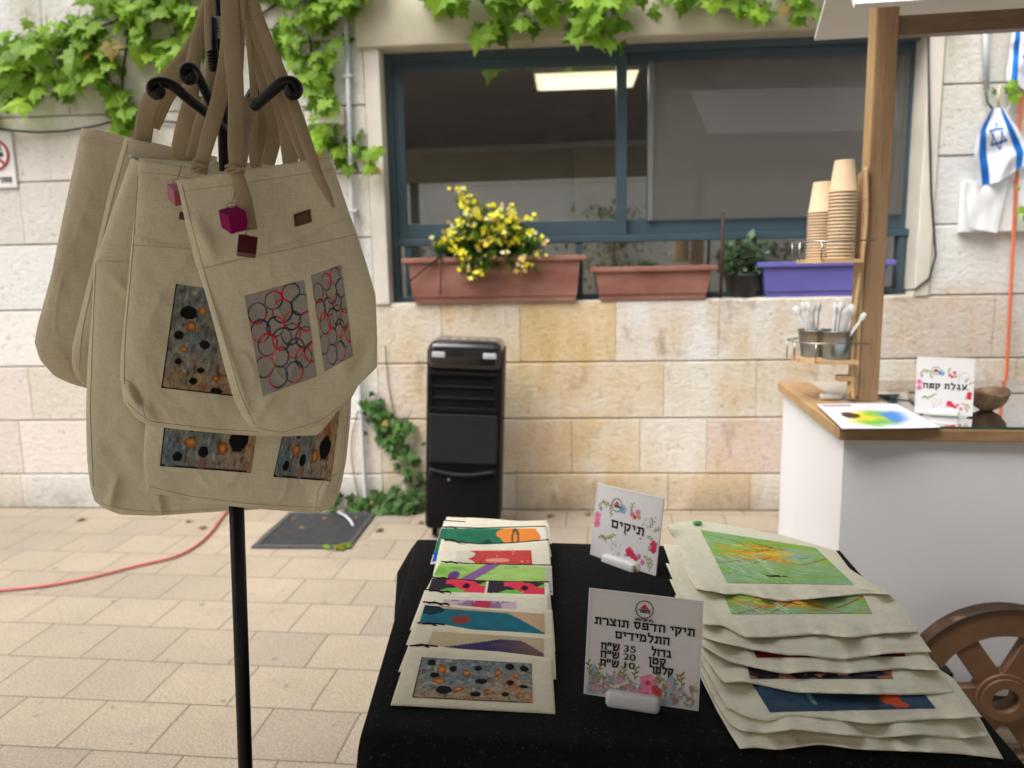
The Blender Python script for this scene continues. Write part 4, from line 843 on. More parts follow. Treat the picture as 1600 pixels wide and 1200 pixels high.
class Flowers:
    def __init__(s, M): s.g = G(M); s.c = []; s.z = 0
    def poly(s, pts, c):
        s.z += 1.5e-7; s.g.f([s.g.v((x, y, s.z)) for x, y in pts]); s.c.extend([c] * len(pts))
    def disc(s, x, y, r, c, n=10, e=1, a=0):
        s.poly([(x + r * (math.cos(t) * math.cos(a) - e * math.sin(t) * math.sin(a)), y + r * (math.cos(t) * math.sin(a) + e * math.sin(t) * math.cos(a))) for t in np.linspace(0, 2 * math.pi, n + 1)[:-1]], c)
    def flower(s, x, y, r, c, k=5):
        a0 = R.random() * 6
        for i in range(k): a = a0 + i * 2 * math.pi / k; s.disc(x + .55 * r * math.cos(a), y + .55 * r * math.sin(a), r * .48, c * R.uniform(.85, 1.1), 9)
        s.disc(x, y, r * .25, c * .45, 7)
    def leaf(s, x, y, l, a, c): s.disc(x + l * .5 * math.cos(a), y + l * .5 * math.sin(a), l * .5, c, 8, .38, a)
    def sprig(s, x, y, l, a, c):
        nx, ny = -math.sin(a), math.cos(a); t = l * .03; x1, y1 = x + l * math.cos(a), y + l * math.sin(a); s.poly([(x + nx * t, y + ny * t), (x - nx * t, y - ny * t), (x1 - nx * t, y1 - ny * t), (x1 + nx * t, y1 + ny * t)], c * .7)
        for k in range(5): q = (k + .6) / 5; s.leaf(x + l * q * math.cos(a), y + l * q * math.sin(a), l * .36, a + (.85 if k % 2 else -.85), c * R.uniform(.8, 1.15))
    def done(s, root, name='flower_pattern'):
        o = s.g.build(name, M_GLOSSP, root, recalc=False); colattr(o, np.clip(np.array(s.c), 0, 1)); return o
def logo(g_ink, fl, M, x, y, r):
    P = [(x + r * math.cos(t), y + r * math.sin(t), 0) for t in np.linspace(0, 2 * math.pi, 41)[:-1]]
    g_ink.xf = Matrix(); g_ink.tube([M @ Vector(p) for p in P], r * .045, 6, True)
    fl.poly([(x - r * .55, y + r * .05), (x + r * .55, y + r * .05), (x, y + r * .62)], S(196, 24, 44)); letters(g_ink, M, 'הספר', r * .62, x, y - r * .2, width=r * 1.25)
def sign(label, cat, tl, tr, br, bl, lines, deco, base=True, name='table_sign'):
    """a card in a white slotted foot; corners are world points."""
    ex = ((tr - tl) + (br - bl)) / 2; ey = ((tl - bl) + (tr - br)) / 2; wd, ht = ex.length, ey.length; ex.normalize(); ey = (ey - ex * ey.dot(ex)).normalized(); n = ex.cross(ey); c = (tl + tr + br + bl) / 4
    M = Matrix(((ex.x, ey.x, n.x, c.x), (ex.y, ey.y, n.y, c.y), (ex.z, ey.z, n.z, c.z), (0, 0, 0, 1)))
    root = thing(name, label, cat, (bl + br) / 2)
    g = G(M); g.box((-wd / 2, -ht / 2, -.0036), (wd / 2, ht / 2, 0), .0006); g.build('card', M_PAPER, root)
    g = G(M); e = .0014
    for a, b in (((-wd / 2 + .004, -ht / 2 + .004), (wd / 2 - .004, -ht / 2 + .0046)), ((-wd / 2 + .004, ht / 2 - .0046), (wd / 2 - .004, ht / 2 - .004)), ((-wd / 2 + .004, -ht / 2 + .005), (-wd / 2 + .0046, ht / 2 - .005)), ((wd / 2 - .0046, -ht / 2 + .005), (wd / 2 - .004, ht / 2 - .005))): g.box((*a, -.0002), (*b, .0005))
    g.build('sleeve_edge', mat('clear_sleeve_edge', (.66, .64, .64), .2), root)
    ink = G(); Ml = M @ Matrix.Translation((0, 0, .0012)); fl = Flowers(M @ Matrix.Translation((0, 0, .0003)))
    deco(fl, ink, Ml, wd, ht)
    for body, size, x, y, width, fp in lines: letters(ink, Ml, body, size * ht, x * wd, y * ht, fp, width=width * wd if width else None)
    fl.done(root); ink.build('lettering', M_INK, root, recalc=False)
    return root, M, wd, ht
def dots(ink, M, pts, r):
    for x, y in pts: ink.xf = Matrix(); ink.f([ink.v(M @ Vector((x + r * math.cos(t), y + r * math.sin(t), 0))) for t in np.linspace(0, 2 * math.pi, 11)[:-1]])
def wreath(fl, ink, M, w_, h):
    logo(ink, fl, M, -.16 * w_, .27 * h, .075 * w_)
    X = lambda x: (x - .5) * w_; Yy = lambda y: (.5 - y) * h
    for x, y, a in ((.12, .2, -.8), (.17, .22, -.5), (.24, .28, -1.2), (.05, .3, .6), (.1, .72, .2), (.15, .68, -.6), (.2, .72, .4), (.27, .7, .7), (.84, .42, 1), (.9, .45, .5), (.82, .52, -.4), (.86, .72, 1.2), (.8, .78, -.5), (.9, .78, -1.2), (.55, .27, 1.3), (.52, .86, .3), (.76, .9, -1.6), (.86, .84, -1)): fl.sprig(X(x), Yy(y), .1 * w_, a, FCOL['olive'])
    for x, y in ((.03, .44), (.03, .54)): fl.flower(X(x + .03), Yy(y), .055 * w_, FCOL['pink'], 6)
    for x, y, r, c in ((.44, .27, .055, 'blue'), (.93, .62, .05, 'deep'), (.93, .68, .045, 'deep'), (.6, .8, .06, 'deep'), (.65, .83, .045, 'deep'), (.1, .33, .03, 'blue'), (.58, .3, .035, 'mauve'), (.66, .26, .04, 'mauve'), (.68, .32, .03, 'tan'), (.62, .33, .03, 'red'), (.74, .82, .035, 'mauve'), (.8, .88, .035, 'mauve'), (.7, .86, .03, 'red')): fl.flower(X(x), Yy(y), r * w_, FCOL[c])
    for _ in range(26): fl.disc(X(R.uniform(.72, .92)), Yy(R.uniform(.24, .42)), .008 * w_, FCOL[R.choice(['grey', 'tan', 'blue'])] * .8, 6)
    for _ in range(26): fl.disc(X(R.uniform(.3, .48)), Yy(R.uniform(.72, .9)), .01 * w_, FCOL['grey'], 6)
def meadow_band(fl, ink, M, w_, h):
    logo(ink, fl, M, 0, .36 * h, .075 * w_); letters(ink, M, 'בית ספר הספר', .036 * h, .0, .262 * h, width=.16 * w_)
    X = lambda x: (x - .5) * w_; Yy = lambda y: (.5 - y) * h
    for x0, x1 in ((.03, .12), (.70, .80)): fl.poly([(X(x0), Yy(.985)), (X(x1), Yy(.985)), (X(x1 + .01), Yy(.8)), (X(x1 - .03), Yy(.7)), (X(x0 + .02), Yy(.74))], S(150, 184, 210))
    for k in range(260):
        x = R.uniform(.04, .955); top = .79 + .04 * math.sin(x * 17); y = R.uniform(top, .965); c = R.choice(['olive', 'olive', 'green', 'mauve', 'red', 'pink', 'blue', 'tan'])
        if c in ('olive', 'green'): fl.sprig(X(x), Yy(y), .05 * w_, R.uniform(.2, 2.9), FCOL[c])
        else: fl.flower(X(x), Yy(y), R.uniform(.012, .021) * w_, FCOL[c] * .7 + .22)
    for x, y in ((.56, .81), (.55, .925)): fl.flower(X(x), Yy(y), .075 * w_, FCOL['pink'], 5); fl.flower(X(x), Yy(y), .025 * w_, FCOL['deep'], 5)
    for x, y in ((.63, .86), (.65, .88)): fl.flower(X(x), Yy(y), .04 * w_, FCOL['red'])
    for x in (.06, .1, .35, .44, .67, .78, .85): fl.sprig(X(x), Yy(.8), .11 * w_, R.uniform(1, 2.2), FCOL['olive'])
    for _ in range(9): fl.disc(X(R.uniform(.18, .28)), Yy(R.uniform(.45, .72)), .007 * w_, FCOL['grey'], 6)
def foot(root, M, x, y, w_, hgt, dep):
    g = G(M); g.box((x - w_ / 2, y, -dep * .5), (x + w_ / 2, y + hgt, dep * .5), min(hgt, dep) * .3, seg=4, smooth=True); g.build('sign_foot', M_WHITEPL, root)
def tri(pl, Y0, dYdx=0):   # card corners on an upright plane through a table point
    return pl
def price_signs():
    # price card: foot of the card on the table, card leaning slightly back
    a, b = onZ(914, 1084, ZT + .010), onZ(1091, 1107, ZT + .010); t = (b - a); t.z = 0; t.normalize(); n = Vector((t.y, -t.x, 0)); n = (n + Vector((0, 0, .22))).normalized()
    P = [onP(*p, a, n) for p in ((919, 917), (1099, 941), (1092, 1110), (913, 1086))]
    L = [('תיקי הדפס תוצרת', .105, .0, .205, .86, True), ('התלמידים', .105, -.01, .095, .46, True), ('גדול', .10, .16, -.02, .16, True), ('35', .085, -.11, -.025, .105, False), ('ש״ח', .10, -.285, -.025, .155, True), ('קטן', .10, .13, -.10, .135, True), ('20', .085, -.11, -.10, .105, False), ('ש״ח', .10, -.285, -.10, .155, True), ('קלמר', .10, .17, -.18, .19, True), ('10', .085, -.105, -.178, .09, False), ('ש״ח', .10, -.285, -.18, .155, True)]
    root, M, w_, h = sign('square price card with three prices above pink flowers, front of the table', 'sign', *P, L, meadow_band)
    foot(root, M, -.06 * w_, -.5 * h - .012, .47 * w_, .027, .03)
    a, b = onZ(925, 862, ZT + .008), onZ(1028, 900, ZT + .008); t = (b - a); t.z = 0; t.normalize(); n = (Vector((t.y, -t.x, 0)) + Vector((0, 0, .2))).normalized()
    P = [onP(*p, a, n) for p in ((931, 753), (1033, 779), (1029, 900), (924, 869))]
    def deco(fl, ink, M, w_, h): wreath(fl, ink, M, w_, h); dots(ink, M, [(.02 * w_, -.085 * h), (.235 * w_, -.085 * h), (.215 * w_, .012 * h)], .009 * w_)
    root, M, w_, h = sign('white card with one bold word in a flower wreath, standing behind the price card', 'sign', *P, [('תיקים', .16, .03, .01, .47, True)], deco)
    foot(root, M, -.03 * w_, -.5 * h - .010, .5 * w_, .024, .024)
price_signs()

# ------------------------------------------------------------------ coffee cart
ZC = .95
def cart():
    root = thing('coffee_cart', 'white coffee cart with oak counter, pine post and white gabled roof', 'coffee cart', MC @ Vector((.9, .45, 0)))
    LX, LY = 2.1, .90
    g = G(MC); g.box((.02, .022, .12), (LX - .02, LY - .02, ZC - .036)); g.build('cart_body', M_WHITE, root)
    g = G(MC); g.box((0, 0, ZC - .034), (LX, .05, ZC), .002); g.build('counter_edge', M_WOODX, root)
    g = G(MC); g.box((0, .0515, ZC - .034), (.125, LY, ZC), .002); g.build('counter_side_board', M_WOODY, root)
    g = G(MC); g.box((.1265, .0515, ZC - .034), (LX, LY, ZC - .001), .001); g.build('counter_top', mat('pale_counter', (.52, .47, .37), .5), root)
    g = G(MC); g.box((.27, .006, ZC + .0015), (LX, LY - .01, ZC + .0085), .001); g.build('glass_sheet', glass_mat('counter_glass', (.84, .90, .85), 3.0, .08), root)
    g = G(MC); g.box((.271, .0045, ZC + .002), (LX, .0058, ZC + .008)); g.build('glass_edge', mat('green_glass_edge', (.02, .09, .055), .15), root)
    # post
    pp = MCI @ onZ(1372, 628, ZC); px_, py_ = pp.x, pp.y
    bz0, bz1 = Cp(1480, 49, py_).z, Cp(1480, 18, py_).z
    g = G(MC); g.box((px_ - .066, py_, ZC + .0005), (px_, py_ + .085, bz1 + .05), .003); g.build('post', M_WOODZ, root)
    g = G(MC); g.box((px_ - .0685, py_ + .004, ZC + .0005), (px_ - .0665, py_ + .082, bz1 + .049)); g.build('post_lit_side', wood_mat('pine_lit_face', (.42, .25, .10), (.62, .41, .19), 'Z'), root)  # thin slab in paler pine paints the light on the post's left face
    g = G(MC); g.box((px_ + .001, py_ + .01, bz0), (LX + .1, py_ + .06, bz1), .003); g.build('beam', M_BEAM, root)
    # gabled roof: two slabs, ridge along the counter
    yn, yf = -.06, 1.10; nc, fc = Cp(1334, 14, yn), Cp(1273, 63, yf); ym = py_ + .05; zrdg = max(nc.z, fc.z) + .42
    m = mat('white_roof_panel', (.74, .73, .72), .45, .03)
    for c in (nc, fc):
        g = G(MC); r0 = Vector((c.x - .02, ym, zrdg)); pts = [Vector((c.x, c.y, c.z)), Vector((LX + .3, c.y, c.z)), Vector((LX + .3, ym, zrdg)), Vector((c.x, ym, zrdg))]
        n = (pts[1] - pts[0]).cross(pts[3] - pts[0]).normalized(); n = n if n.z > 0 else -n; g.prism(pts, n * .014); g.build('roof_panel', m, root)
    # wheel on the front
    wc = Cp(1563, 1086, -.10); top = Cp(1563, 946, -.10); r = (top.z - wc.z); wr = thing('cart_wheel', None, None, MC @ wc) ; 
    wr.parent = root; ROOT[wr.name] = MC @ wc; wr.location = (MC @ wc) - ROOT[root.name]
    def ringz(ro, ri, y0, y1, seg=64):
        g = G(MC)
        prof = [(ro, y0), (ro, y1), (ri, y1), (ri, y0)]; rg = []
        for k in range(seg):
            a = 2 * math.pi * k / seg; rg.append([g.v((wc.x + q * math.cos(a), wc.y + y, wc.z + q * math.sin(a))) for q, y in prof])
        for k in range(seg):
            A, B = rg[k], rg[(k + 1) % seg]
            for j in range(4): g.f([A[j], A[(j + 1) % 4], B[(j + 1) % 4], B[j]], j in (0, 2))
        return g
    ringz(r, r * .70, -.022, .022).build('rim', M_WHEEL, wr); ringz(r * 1.0, r * .985, -.028, .024).build('tyre', mat('dark_rubber', (.05, .035, .028), .6), wr)
    ringz(r * .235, r * .135, -.034, .03, 40).build('hub', M_WHEEL, wr); ringz(r * .275, r * .225, -.026, .025, 40).build('hub_plate', M_WHEEL, wr)
    for k in range(6):
        a = math.radians(5 + 60 * k); g = G(MC @ Matrix.Translation(wc) @ Matrix.Rotation(-a, 4, 'Y')); g.box((r * .25, -.017, -r * .125), (r * .72, .017, r * .125), .002); g.build('spoke', M_WHEEL, wr)
    wr2 = wr.copy(); COL.objects.link(wr2); wr2.parent = root; wr2.location = wr.location + (MC.to_3x3() @ Vector((.95, 0, 0)))
    for ch in list(wr.children):
        c = ch.copy(); COL.objects.link(c); c.parent = wr2
    g = G(MC); g.box((wc.x + .93, -.05, wc.z - .02), (wc.x + .97, .03, wc.z + .02)); g.build('axle', M_BLACKMETAL, root)
    g = G(MC); g.box((wc.x - .14, -.03, wc.z - .02), (wc.x - .10, .03, wc.z + .02)); g.build('axle', M_BLACKMETAL, root)
    g = G(MC); g.box((.1, .75, 0), (.16, .81, .119)); g.box((1.9, .75, 0), (1.96, .81, .119)); g.build('rear_leg', M_BLACKMETAL, root)
    return px_, py_
PX, PY = cart()

def cup_rack():
    xr = PX - .0685
    s1, s2 = Cp(1305, 404, PY), Cp(1290, 560, PY)
    root = thing('cup_rack', 'oak wall rack with two shelves and wire rails fixed to the cart post', 'rack', MC @ Vector((xr - .05, PY, ZC)))
    y0, y1 = PY - .035, PY + .10
    g = G(MC); zt = Cp(1340, 268, PY).z
    g.box((xr - .016, y0 + .03, ZC + .02), (xr - .001, y1 - .03, zt), .003); g.build('back_board', M_PLY, root)
    g = G(MC)
    A = [(xr - .018 - .012 * math.sin(t * 6), y0 + .02, ZC + .012 + t * (zt - ZC + .0)) for t in np.linspace(0, 1, 60)]
    g.tube(A, .0075, 8); g.build('side_batten', M_PLY, root)
    for zc_, xw, name in ((s1.z, 1252, 'shelf'), (s2.z, 1244, 'shelf')):
        xa = Cp(xw, 404 if zc_ == s1.z else 552, PY).x
        g = G(MC); ya, yb = y0 - .02, y1 + .02
        g.prism([(xr - .017, ya, zc_ - .014), (xa + .055, ya, zc_ - .014), (xa + .01, ya + .05, zc_ - .014), (xa, yb - .04, zc_ - .014), (xa + .03, yb, zc_ - .014), (xr - .017, yb, zc_ - .014)], (0, 0, .012)); sh = g.build('shelf', M_PLY, root)
        g = G(MC); zr = zc_ + .058; P = [(xr + .012, ya - .008, zr), (xa + .05, ya - .008, zr), (xa - .008, ya + .045, zr), (xa - .014, yb - .04, zr), (xa + .02, yb + .008, zr), (xr + .012, yb + .008, zr)]
        g.tube(P, .0022, 8)
        for p in (P[1], P[2], P[3], P[4]): g.tube([p, (p[0], p[1], zc_ - .008)], .0022, 8)
        g.build('wire_rail', M_STEEL, sh)
    g = G(MC); g.box((xr - .075, y0 + .01, ZC + .075), (xr - .017, y0 + .05, ZC + .095), .004); g.tube([(xr - .03, y0 + .03, ZC + .012), (xr - .03, y0 + .03, ZC + .076)], .009, 10); g.build('bracket', M_PLY, root)
    # kraft cups, nested upside down
    def cup():
        g = G(); H = .105
        prof = [(.0445, 0), (.0468, .0012), (.0472, .003), (.0462, .0048), (.0435, .0052), (.0315, H - .002), (.0305, H), (.0, H)]
        g.lathe(prof, (0, 0, 0), 32); o = g.build('paper_cup', M_KRAFT); return o
    c0 = cup(); first = True
    def stack(px, ytop, n, d, label_top, label):
        nonlocal first
        b = Cp(px, 399, d); top = Cp(px, ytop, d).z; k = 0
        H = top - s1.z - .105; step = H / (n - 1); sc = 1.0
        for i in range(n):
            o = c0 if first else c0.copy()
            if not first: COL.objects.link(o)
            first = False; o.location = MC @ Vector((b.x, d, s1.z - .0015 + i * step)); o.rotation_euler = (0, 0, R.random() * 6)
            tag(o, label_top if i == n - 1 else label, 'paper cup', 'nested kraft cups on the rack')
    stack(1313, 250, 20, PY + .005, 'kraft paper cup turned upside down on top of the taller cup stack', 'kraft paper cup nested upside down below the top of the taller stack')
    stack(1281, 284, 17, PY + .085, 'kraft paper cup turned upside down on top of the shorter cup stack behind', 'kraft paper cup nested upside down below the top of the shorter stack')
    # tin buckets and wrapped spoons
    def bucket(px, d, lab, rr, hh):
        b = Cp(px, 560, d); c = Vector((b.x, d, s2.z - .0018)); g = G(MC @ Matrix.Translation(c))
        g.lathe([(0, .004), (rr * .74, .004), (rr * .76, 0), (rr * .79, .004), (rr * .78, .01), (rr * .98, hh - .004), (rr, hh - .004), (rr * 1.02, hh), (rr * .98, hh + .002), (rr * .955, hh - .003), (rr * .75, .012), (0, .011)], seg=36)
        solo(g, 'tin_bucket', M_GALV, lab, 'bucket', MC @ c, 'small tin buckets on the rack'); return c
    b1 = bucket(1306, PY + .005, 'small galvanised bucket in front on the lower shelf, full of wrapped spoons', .058, .098); b2 = bucket(1270, PY + .075, 'small galvanised bucket behind on the lower shelf, partly hidden', .054, .095)
    q = NT('clear_wrapper'); q.p.inputs['Base Color'].default_value = (.82, .82, .82, 1); q.p.inputs['Roughness'].default_value = .2; q.p.inputs['Alpha'].default_value = .8
    def spoon():
        g = G(); g.box((-.0045, -.001, 0), (.0045, .001, .142), .0008); g.lathe([(.0, .136), (.008, .146), (.0095, .158), (.007, .17), (0, .174)], (0, 0, 0), 10, 1, .35); o = g.build('wrapped_spoon', q.m); return o
    s0 = spoon(); k = 0
    for c, n, rng, lab in ((b1, 18, (-.15, 1.0), 'clear wrapped plastic spoon sticking out of the front bucket'), (b2, 10, (-.85, .0), 'clear wrapped plastic spoon leaning left out of the rear bucket')):
        for i in range(n):
            o = s0 if k == 0 else s0.copy()
            if k: COL.objects.link(o)
            k += 1; a = R.uniform(*rng); f = R.uniform(-.25, .25)
            o.location = MC @ (c + Vector((R.uniform(-.016, .016) , R.uniform(-.014, .014), .016 + R.uniform(0, .012)))); o.rotation_euler = (f, a * .62, R.uniform(-.8, .8) - .14); tag(o, lab, 'spoon', 'wrapped spoons in the tin buckets')
cup_rack()

def counter_things():
    z = ZC + .0087
    # flyer lying over the counter's corner
    P = [onZ(*p, z + .001) for p in ((1276, 632), (1402, 631), (1470, 668), (1316, 671))]
    def flyer(U, V):
        C = np.broadcast_to(S(232, 234, 240), U.shape + (3,)).copy(); n = fbm(U * 5, V * 5, 3); m = np.clip((.42 - np.hypot((U - .52) / 1.0, (V - .58) / .85) + (n - .5) * .35) * 6, 0, 1)
        A = lerp(lerp(flat(S(232, 214, 60), 3, .2)(U, V), S(120, 190, 70), (U - .3) * 4 + (n - .5) * 3), S(60, 130, 210), (U - .52) * 5 + (fbm(U * 6, V * 6, 8) - .5) * 3); A = lerp(A, S(150, 200, 224), (U - .75) * 4); A = lerp(A, S(190, 160, 196), (.4 - V) * 4)
        C = lerp(C, A, m); C = put(C, (np.hypot((U - .25) / .1, (V - .5) / .12) + (n - .5) * 2 < .8), S(60, 50, 36)); return put(C, (V < .12) & (V > .06) & (U > .05) & (U < .4), S(150, 110, 130))
    g = G(); n, m = 60, 44; U, V = np.meshgrid(np.linspace(0, 1, n), np.linspace(0, 1, m)); C = flyer(U, V).reshape(-1, 3)
    def pos(u, v):
        p = (P[0] * (1 - u) + P[1] * u) * (1 - v) + (P[3] * (1 - u) + P[2] * u) * v; return p + Vector((0, 0, .0012 * math.sin(u * 4 + v * 2) + .0012))
    g.grid([[pos(U[j, i], V[j, i]) for i in range(n)] for j in range(m)]); o = solo(g, 'flyer', M_GLOSSP, 'glossy white flyer with a rainbow paint splash lying on the counter corner', 'flyer', P[3]); colattr(o, C); sm = o.modifiers.new('thickness', 'SOLIDIFY'); sm.thickness = .0006
    # counter sign
    a, b = onZ(1428, 645, z + .004), onZ(1520, 651, z + .004); t = b - a; t.z = 0; t.normalize(); nn = (Vector((t.y, -t.x, 0)) + Vector((0, 0, .14))).normalized()
    Q = [onP(*p, a, nn) for p in ((1435, 558), (1524, 560), (1520, 651), (1427, 645))]
    def deco(fl, ink, M, w_, h): wreath(fl, ink, M, w_, h); dots(ink, M, [(.245 * w_, -.06 * h), (.26 * w_, -.06 * h), (.12 * w_, -.06 * h), (-.14 * w_, -.075 * h), (-.26 * w_, -.06 * h), (.16 * w_, -.06 * h)], .007 * w_)
    root, M, w_, h = sign('white card with two bold words in a flower wreath on the cart counter', 'sign', *Q, [('עגלת קפה', .135, 0, .0, .74, True)], deco, name='counter_sign')
    foot(root, M, .02 * w_, -.5 * h - .004, .5 * w_, .02, .026)
    # empty sign foot
    c = onZ(1298, 624, ZC + .001); g = G(Matrix.Translation(c) @ Matrix.Rotation(-.12, 4, 'Z')); g.box((-.037, -.016, 0), (.037, .016, .021), .0085, seg=4); g.box((-.03, -.002, .0205), (.03, .002, .0216)); solo(g, 'empty_sign_foot', M_WHITEPL, 'empty white sign foot lying beside the post on the counter', 'sign foot', c)
    # coconut bowl
    c = onZ(1541, 641, z); g = G(Matrix.Translation(c)); r = .062
    prof = [(0, .0005), (r * .3, .001), (r * .62, .014), (r * .88, .034), (r, .058), (r * .99, .066), (r * .93, .064), (r * .82, .038), (r * .5, .016), (0, .010)]
    seg = 40; rings_ = [[g.v((q * math.cos(2 * math.pi * k / seg), q * math.sin(2 * math.pi * k / seg), zz + (.006 * math.sin(2 * math.pi * k / seg * 2 + 1) + .003 * noise.noise(Vector((k * .6, 0, 0)))) * (zz / .066))) for k in range(seg)] for q, zz in prof]
    for A, B in zip(rings_, rings_[1:]):
        for k in range(seg): g.f([A[k], A[(k + 1) % seg], B[(k + 1) % seg], B[k]], True)
    solo(g, 'coconut_bowl', mat('coconut_shell', (.17, .105, .06), .6, .45, 25, bump=.4, bscale=90), 'brown coconut shell bowl on the glass counter beside the card', 'bowl', c)
counter_things()

# ------------------------------------------------------------------ air cooler
def cooler():
    Yc = 3.90; a = onZ(662, 846, 0); b = onZ(778, 846, 0); w_ = (b - a).length; c = (a + b) / 2
    H = onY(730, 531, c.y + .1).z; rot = Matrix.Rotation(math.radians(-3), 4, 'Z') @ Matrix.Rotation(math.radians(2.7), 4, 'Y'); M = Matrix.Translation((c.x, c.y, 0)) @ rot; hw = w_ / 2; D = .34
    root = thing('air_cooler', 'tall glossy black upright air cooler standing before the stone wall', 'air cooler', (c.x, c.y, 0))
    g = G(M); g.box((-hw, .02, .05), (hw, D, H - .03), .03, seg=4, smooth=True); g.build('body', M_BLACKPL, root)
    g = G(M); g.box((-hw * .97, .0, H - .155), (hw * .97, D * .98, H), .045, seg=5, smooth=True); g.build('top_cap', mat('gloss_black', (.012, .012, .014), .12, .1, spec=.6), root)
    for s in (-1, 1):
        g = G(M); g.box((s * hw * .66 - .035, -.004, H - .085), (s * hw * .66 + .035, .03, H - .052), .008); g.build('display', mat('pale_display', (.42, .44, .47), .3), root)
    g = G(M)
    for k in range(6): g.box((-.13 + k * .05, .1, H + .0005), (-.10 + k * .05, .13, H + .004), .001)
    g.build('button_row', mat('grey_buttons', (.35, .35, .37), .3), root)
    z1 = H - .165; z0 = H - .34
    g = G(M); g.box((-hw * .93, .012, z0 - .02), (-hw * .80, .03, z1), .004); g.box((hw * .80, .012, z0 - .02), (hw * .93, .03, z1), .004); g.box((-hw * .9, .004, z0 - .03), (hw * .9, .028, z0), .006); g.box((-hw * .9, .004, z1 - .012), (hw * .9, .028, z1 + .006), .004); g.build('vent_surround', M_BLACKPL, root)
    for k in range(2):
        g = G(M @ Matrix.Translation((0, .019, z0 + .05 + k * .06)) @ Matrix.Rotation(.6, 4, 'X')); g.box((-hw * .8, -.012, -.003), (hw * .8, .012, .003), .001); g.build('louvre', M_BLACKPL, root)
    zm = .40
    g = G(M); g.box((-hw * .9, .008, zm + .02), (hw * .9, .03, z0 - .035), .008); g.build('front_grille', mat('matte_black_grille', (.009, .009, .01), .55, .2, bump=.2), root)
    g = G(M); g.box((-hw * .92, .006, .06), (hw * .92, .03, zm - .03), .01); g.build('water_tank', M_BLACKPL, root)
    g = G(M); g.tube([(-hw * .88 + hw * 1.76 * t, -.002 - .012 * math.sin(math.pi * t), zm - .012 - .022 * math.sin(math.pi * t)) for t in np.linspace(0, 1, 15)], .010, 10); g.build('tank_handle', mat('gloss_black_lip', (.010, .010, .011), .5, spec=.25), root)
    g = G(M); g.tube([(-.07, .007, zm - .065), (-.07, .001, zm - .065)], .008, 12); g.build('lock', M_STEEL, root)
    for sx in (-1, 1):
        for y in (.07, D - .06): g = G(M); g.tube([(sx * hw * .75 - .012, y, .027), (sx * hw * .75 + .012, y, .027)], .026, 14); g.build('castor', M_BLACKPL, root)
cooler()

# ------------------------------------------------------------------ planters
def planter(label, x0, x1, ytop, ybot, m, d0=-.05, dep=.16, cat='planter'):
    a, b = W(x0, ytop, d0), W(x1, ytop, d0); zb = VS + .004; zt = W((x0 + x1) / 2, ytop, d0).z; cx = (a.x + b.x) / 2; hw = (b.x - a.x) / 2
    c = MW @ Vector((cx, d0 + dep / 2, zb)); root = thing('planter', label, cat, c, 'window box planters on the sill')
    g = G(MW); lip = .028; i = .035
    def loop(h, y0, y1, z): return [g.v(p) for p in ((cx - h, y0, z), (cx + h, y0, z), (cx + h, y1, z), (cx - h, y1, z))]
    def band(A, B):
        for k in range(4): g.f([A[k], A[(k + 1) % 4], B[(k + 1) % 4], B[k]])
    y0, y1 = d0, d0 + dep
    L = [loop(hw - i - .025, y0 + .03, y1 - .03, zb + .0), loop(hw - i - .022, y0 + .028, y1 - .028, zb + .03), loop(hw - i - .018, y0 + .022, y1 - .022, zb + .032), loop(hw - i, y0 + .012, y1 - .012, zt - lip - .002), loop(hw - .006, y0 + .0, y1 - .0, zt - lip), loop(hw, y0 - .004, y1 + .004, zt - lip + .004), loop(hw, y0 - .004, y1 + .004, zt - .004), loop(hw - .004, y0, y1, zt), loop(hw - .02, y0 + .016, y1 - .016, zt), loop(hw - .045, y0 + .03, y1 - .03, zt - .07)]
    g.f(L[0][::-1])
    for A, B in zip(L, L[1:]): band(A, B)
    g.f(L[-1]); g.build('trough', m, root)
    g = G(MW); g.box((cx - hw + .04, y0 + .026, zt - .068), (cx + hw - .04, y1 - .026, zt - .03), .005); g.build('soil', M_SOIL, root)
    return root, cx, hw, zt, d0 + dep / 2
def leafblade(g, p, d, l, w_, up, cols, c):
    d = d.normalized(); s = d.cross(up); s = s.normalized() if s.length > 1e-4 else Vector((1, 0, 0)); n = s.cross(d)
    a = g.v(p); b1 = g.v(p + d * l * .45 + s * w_ * .5 + n * .0); b2 = g.v(p + d * l * .45 - s * w_ * .5); e = g.v(p + d * l - n * l * .12); m = g.v(p + d * l * .5 - n * w_ * .18)
    g.f([a, b1, m]); g.f([a, m, b2]); g.f([b1, e, m]); g.f([m, e, b2]); cols.extend([(c,) * 3] * 5)
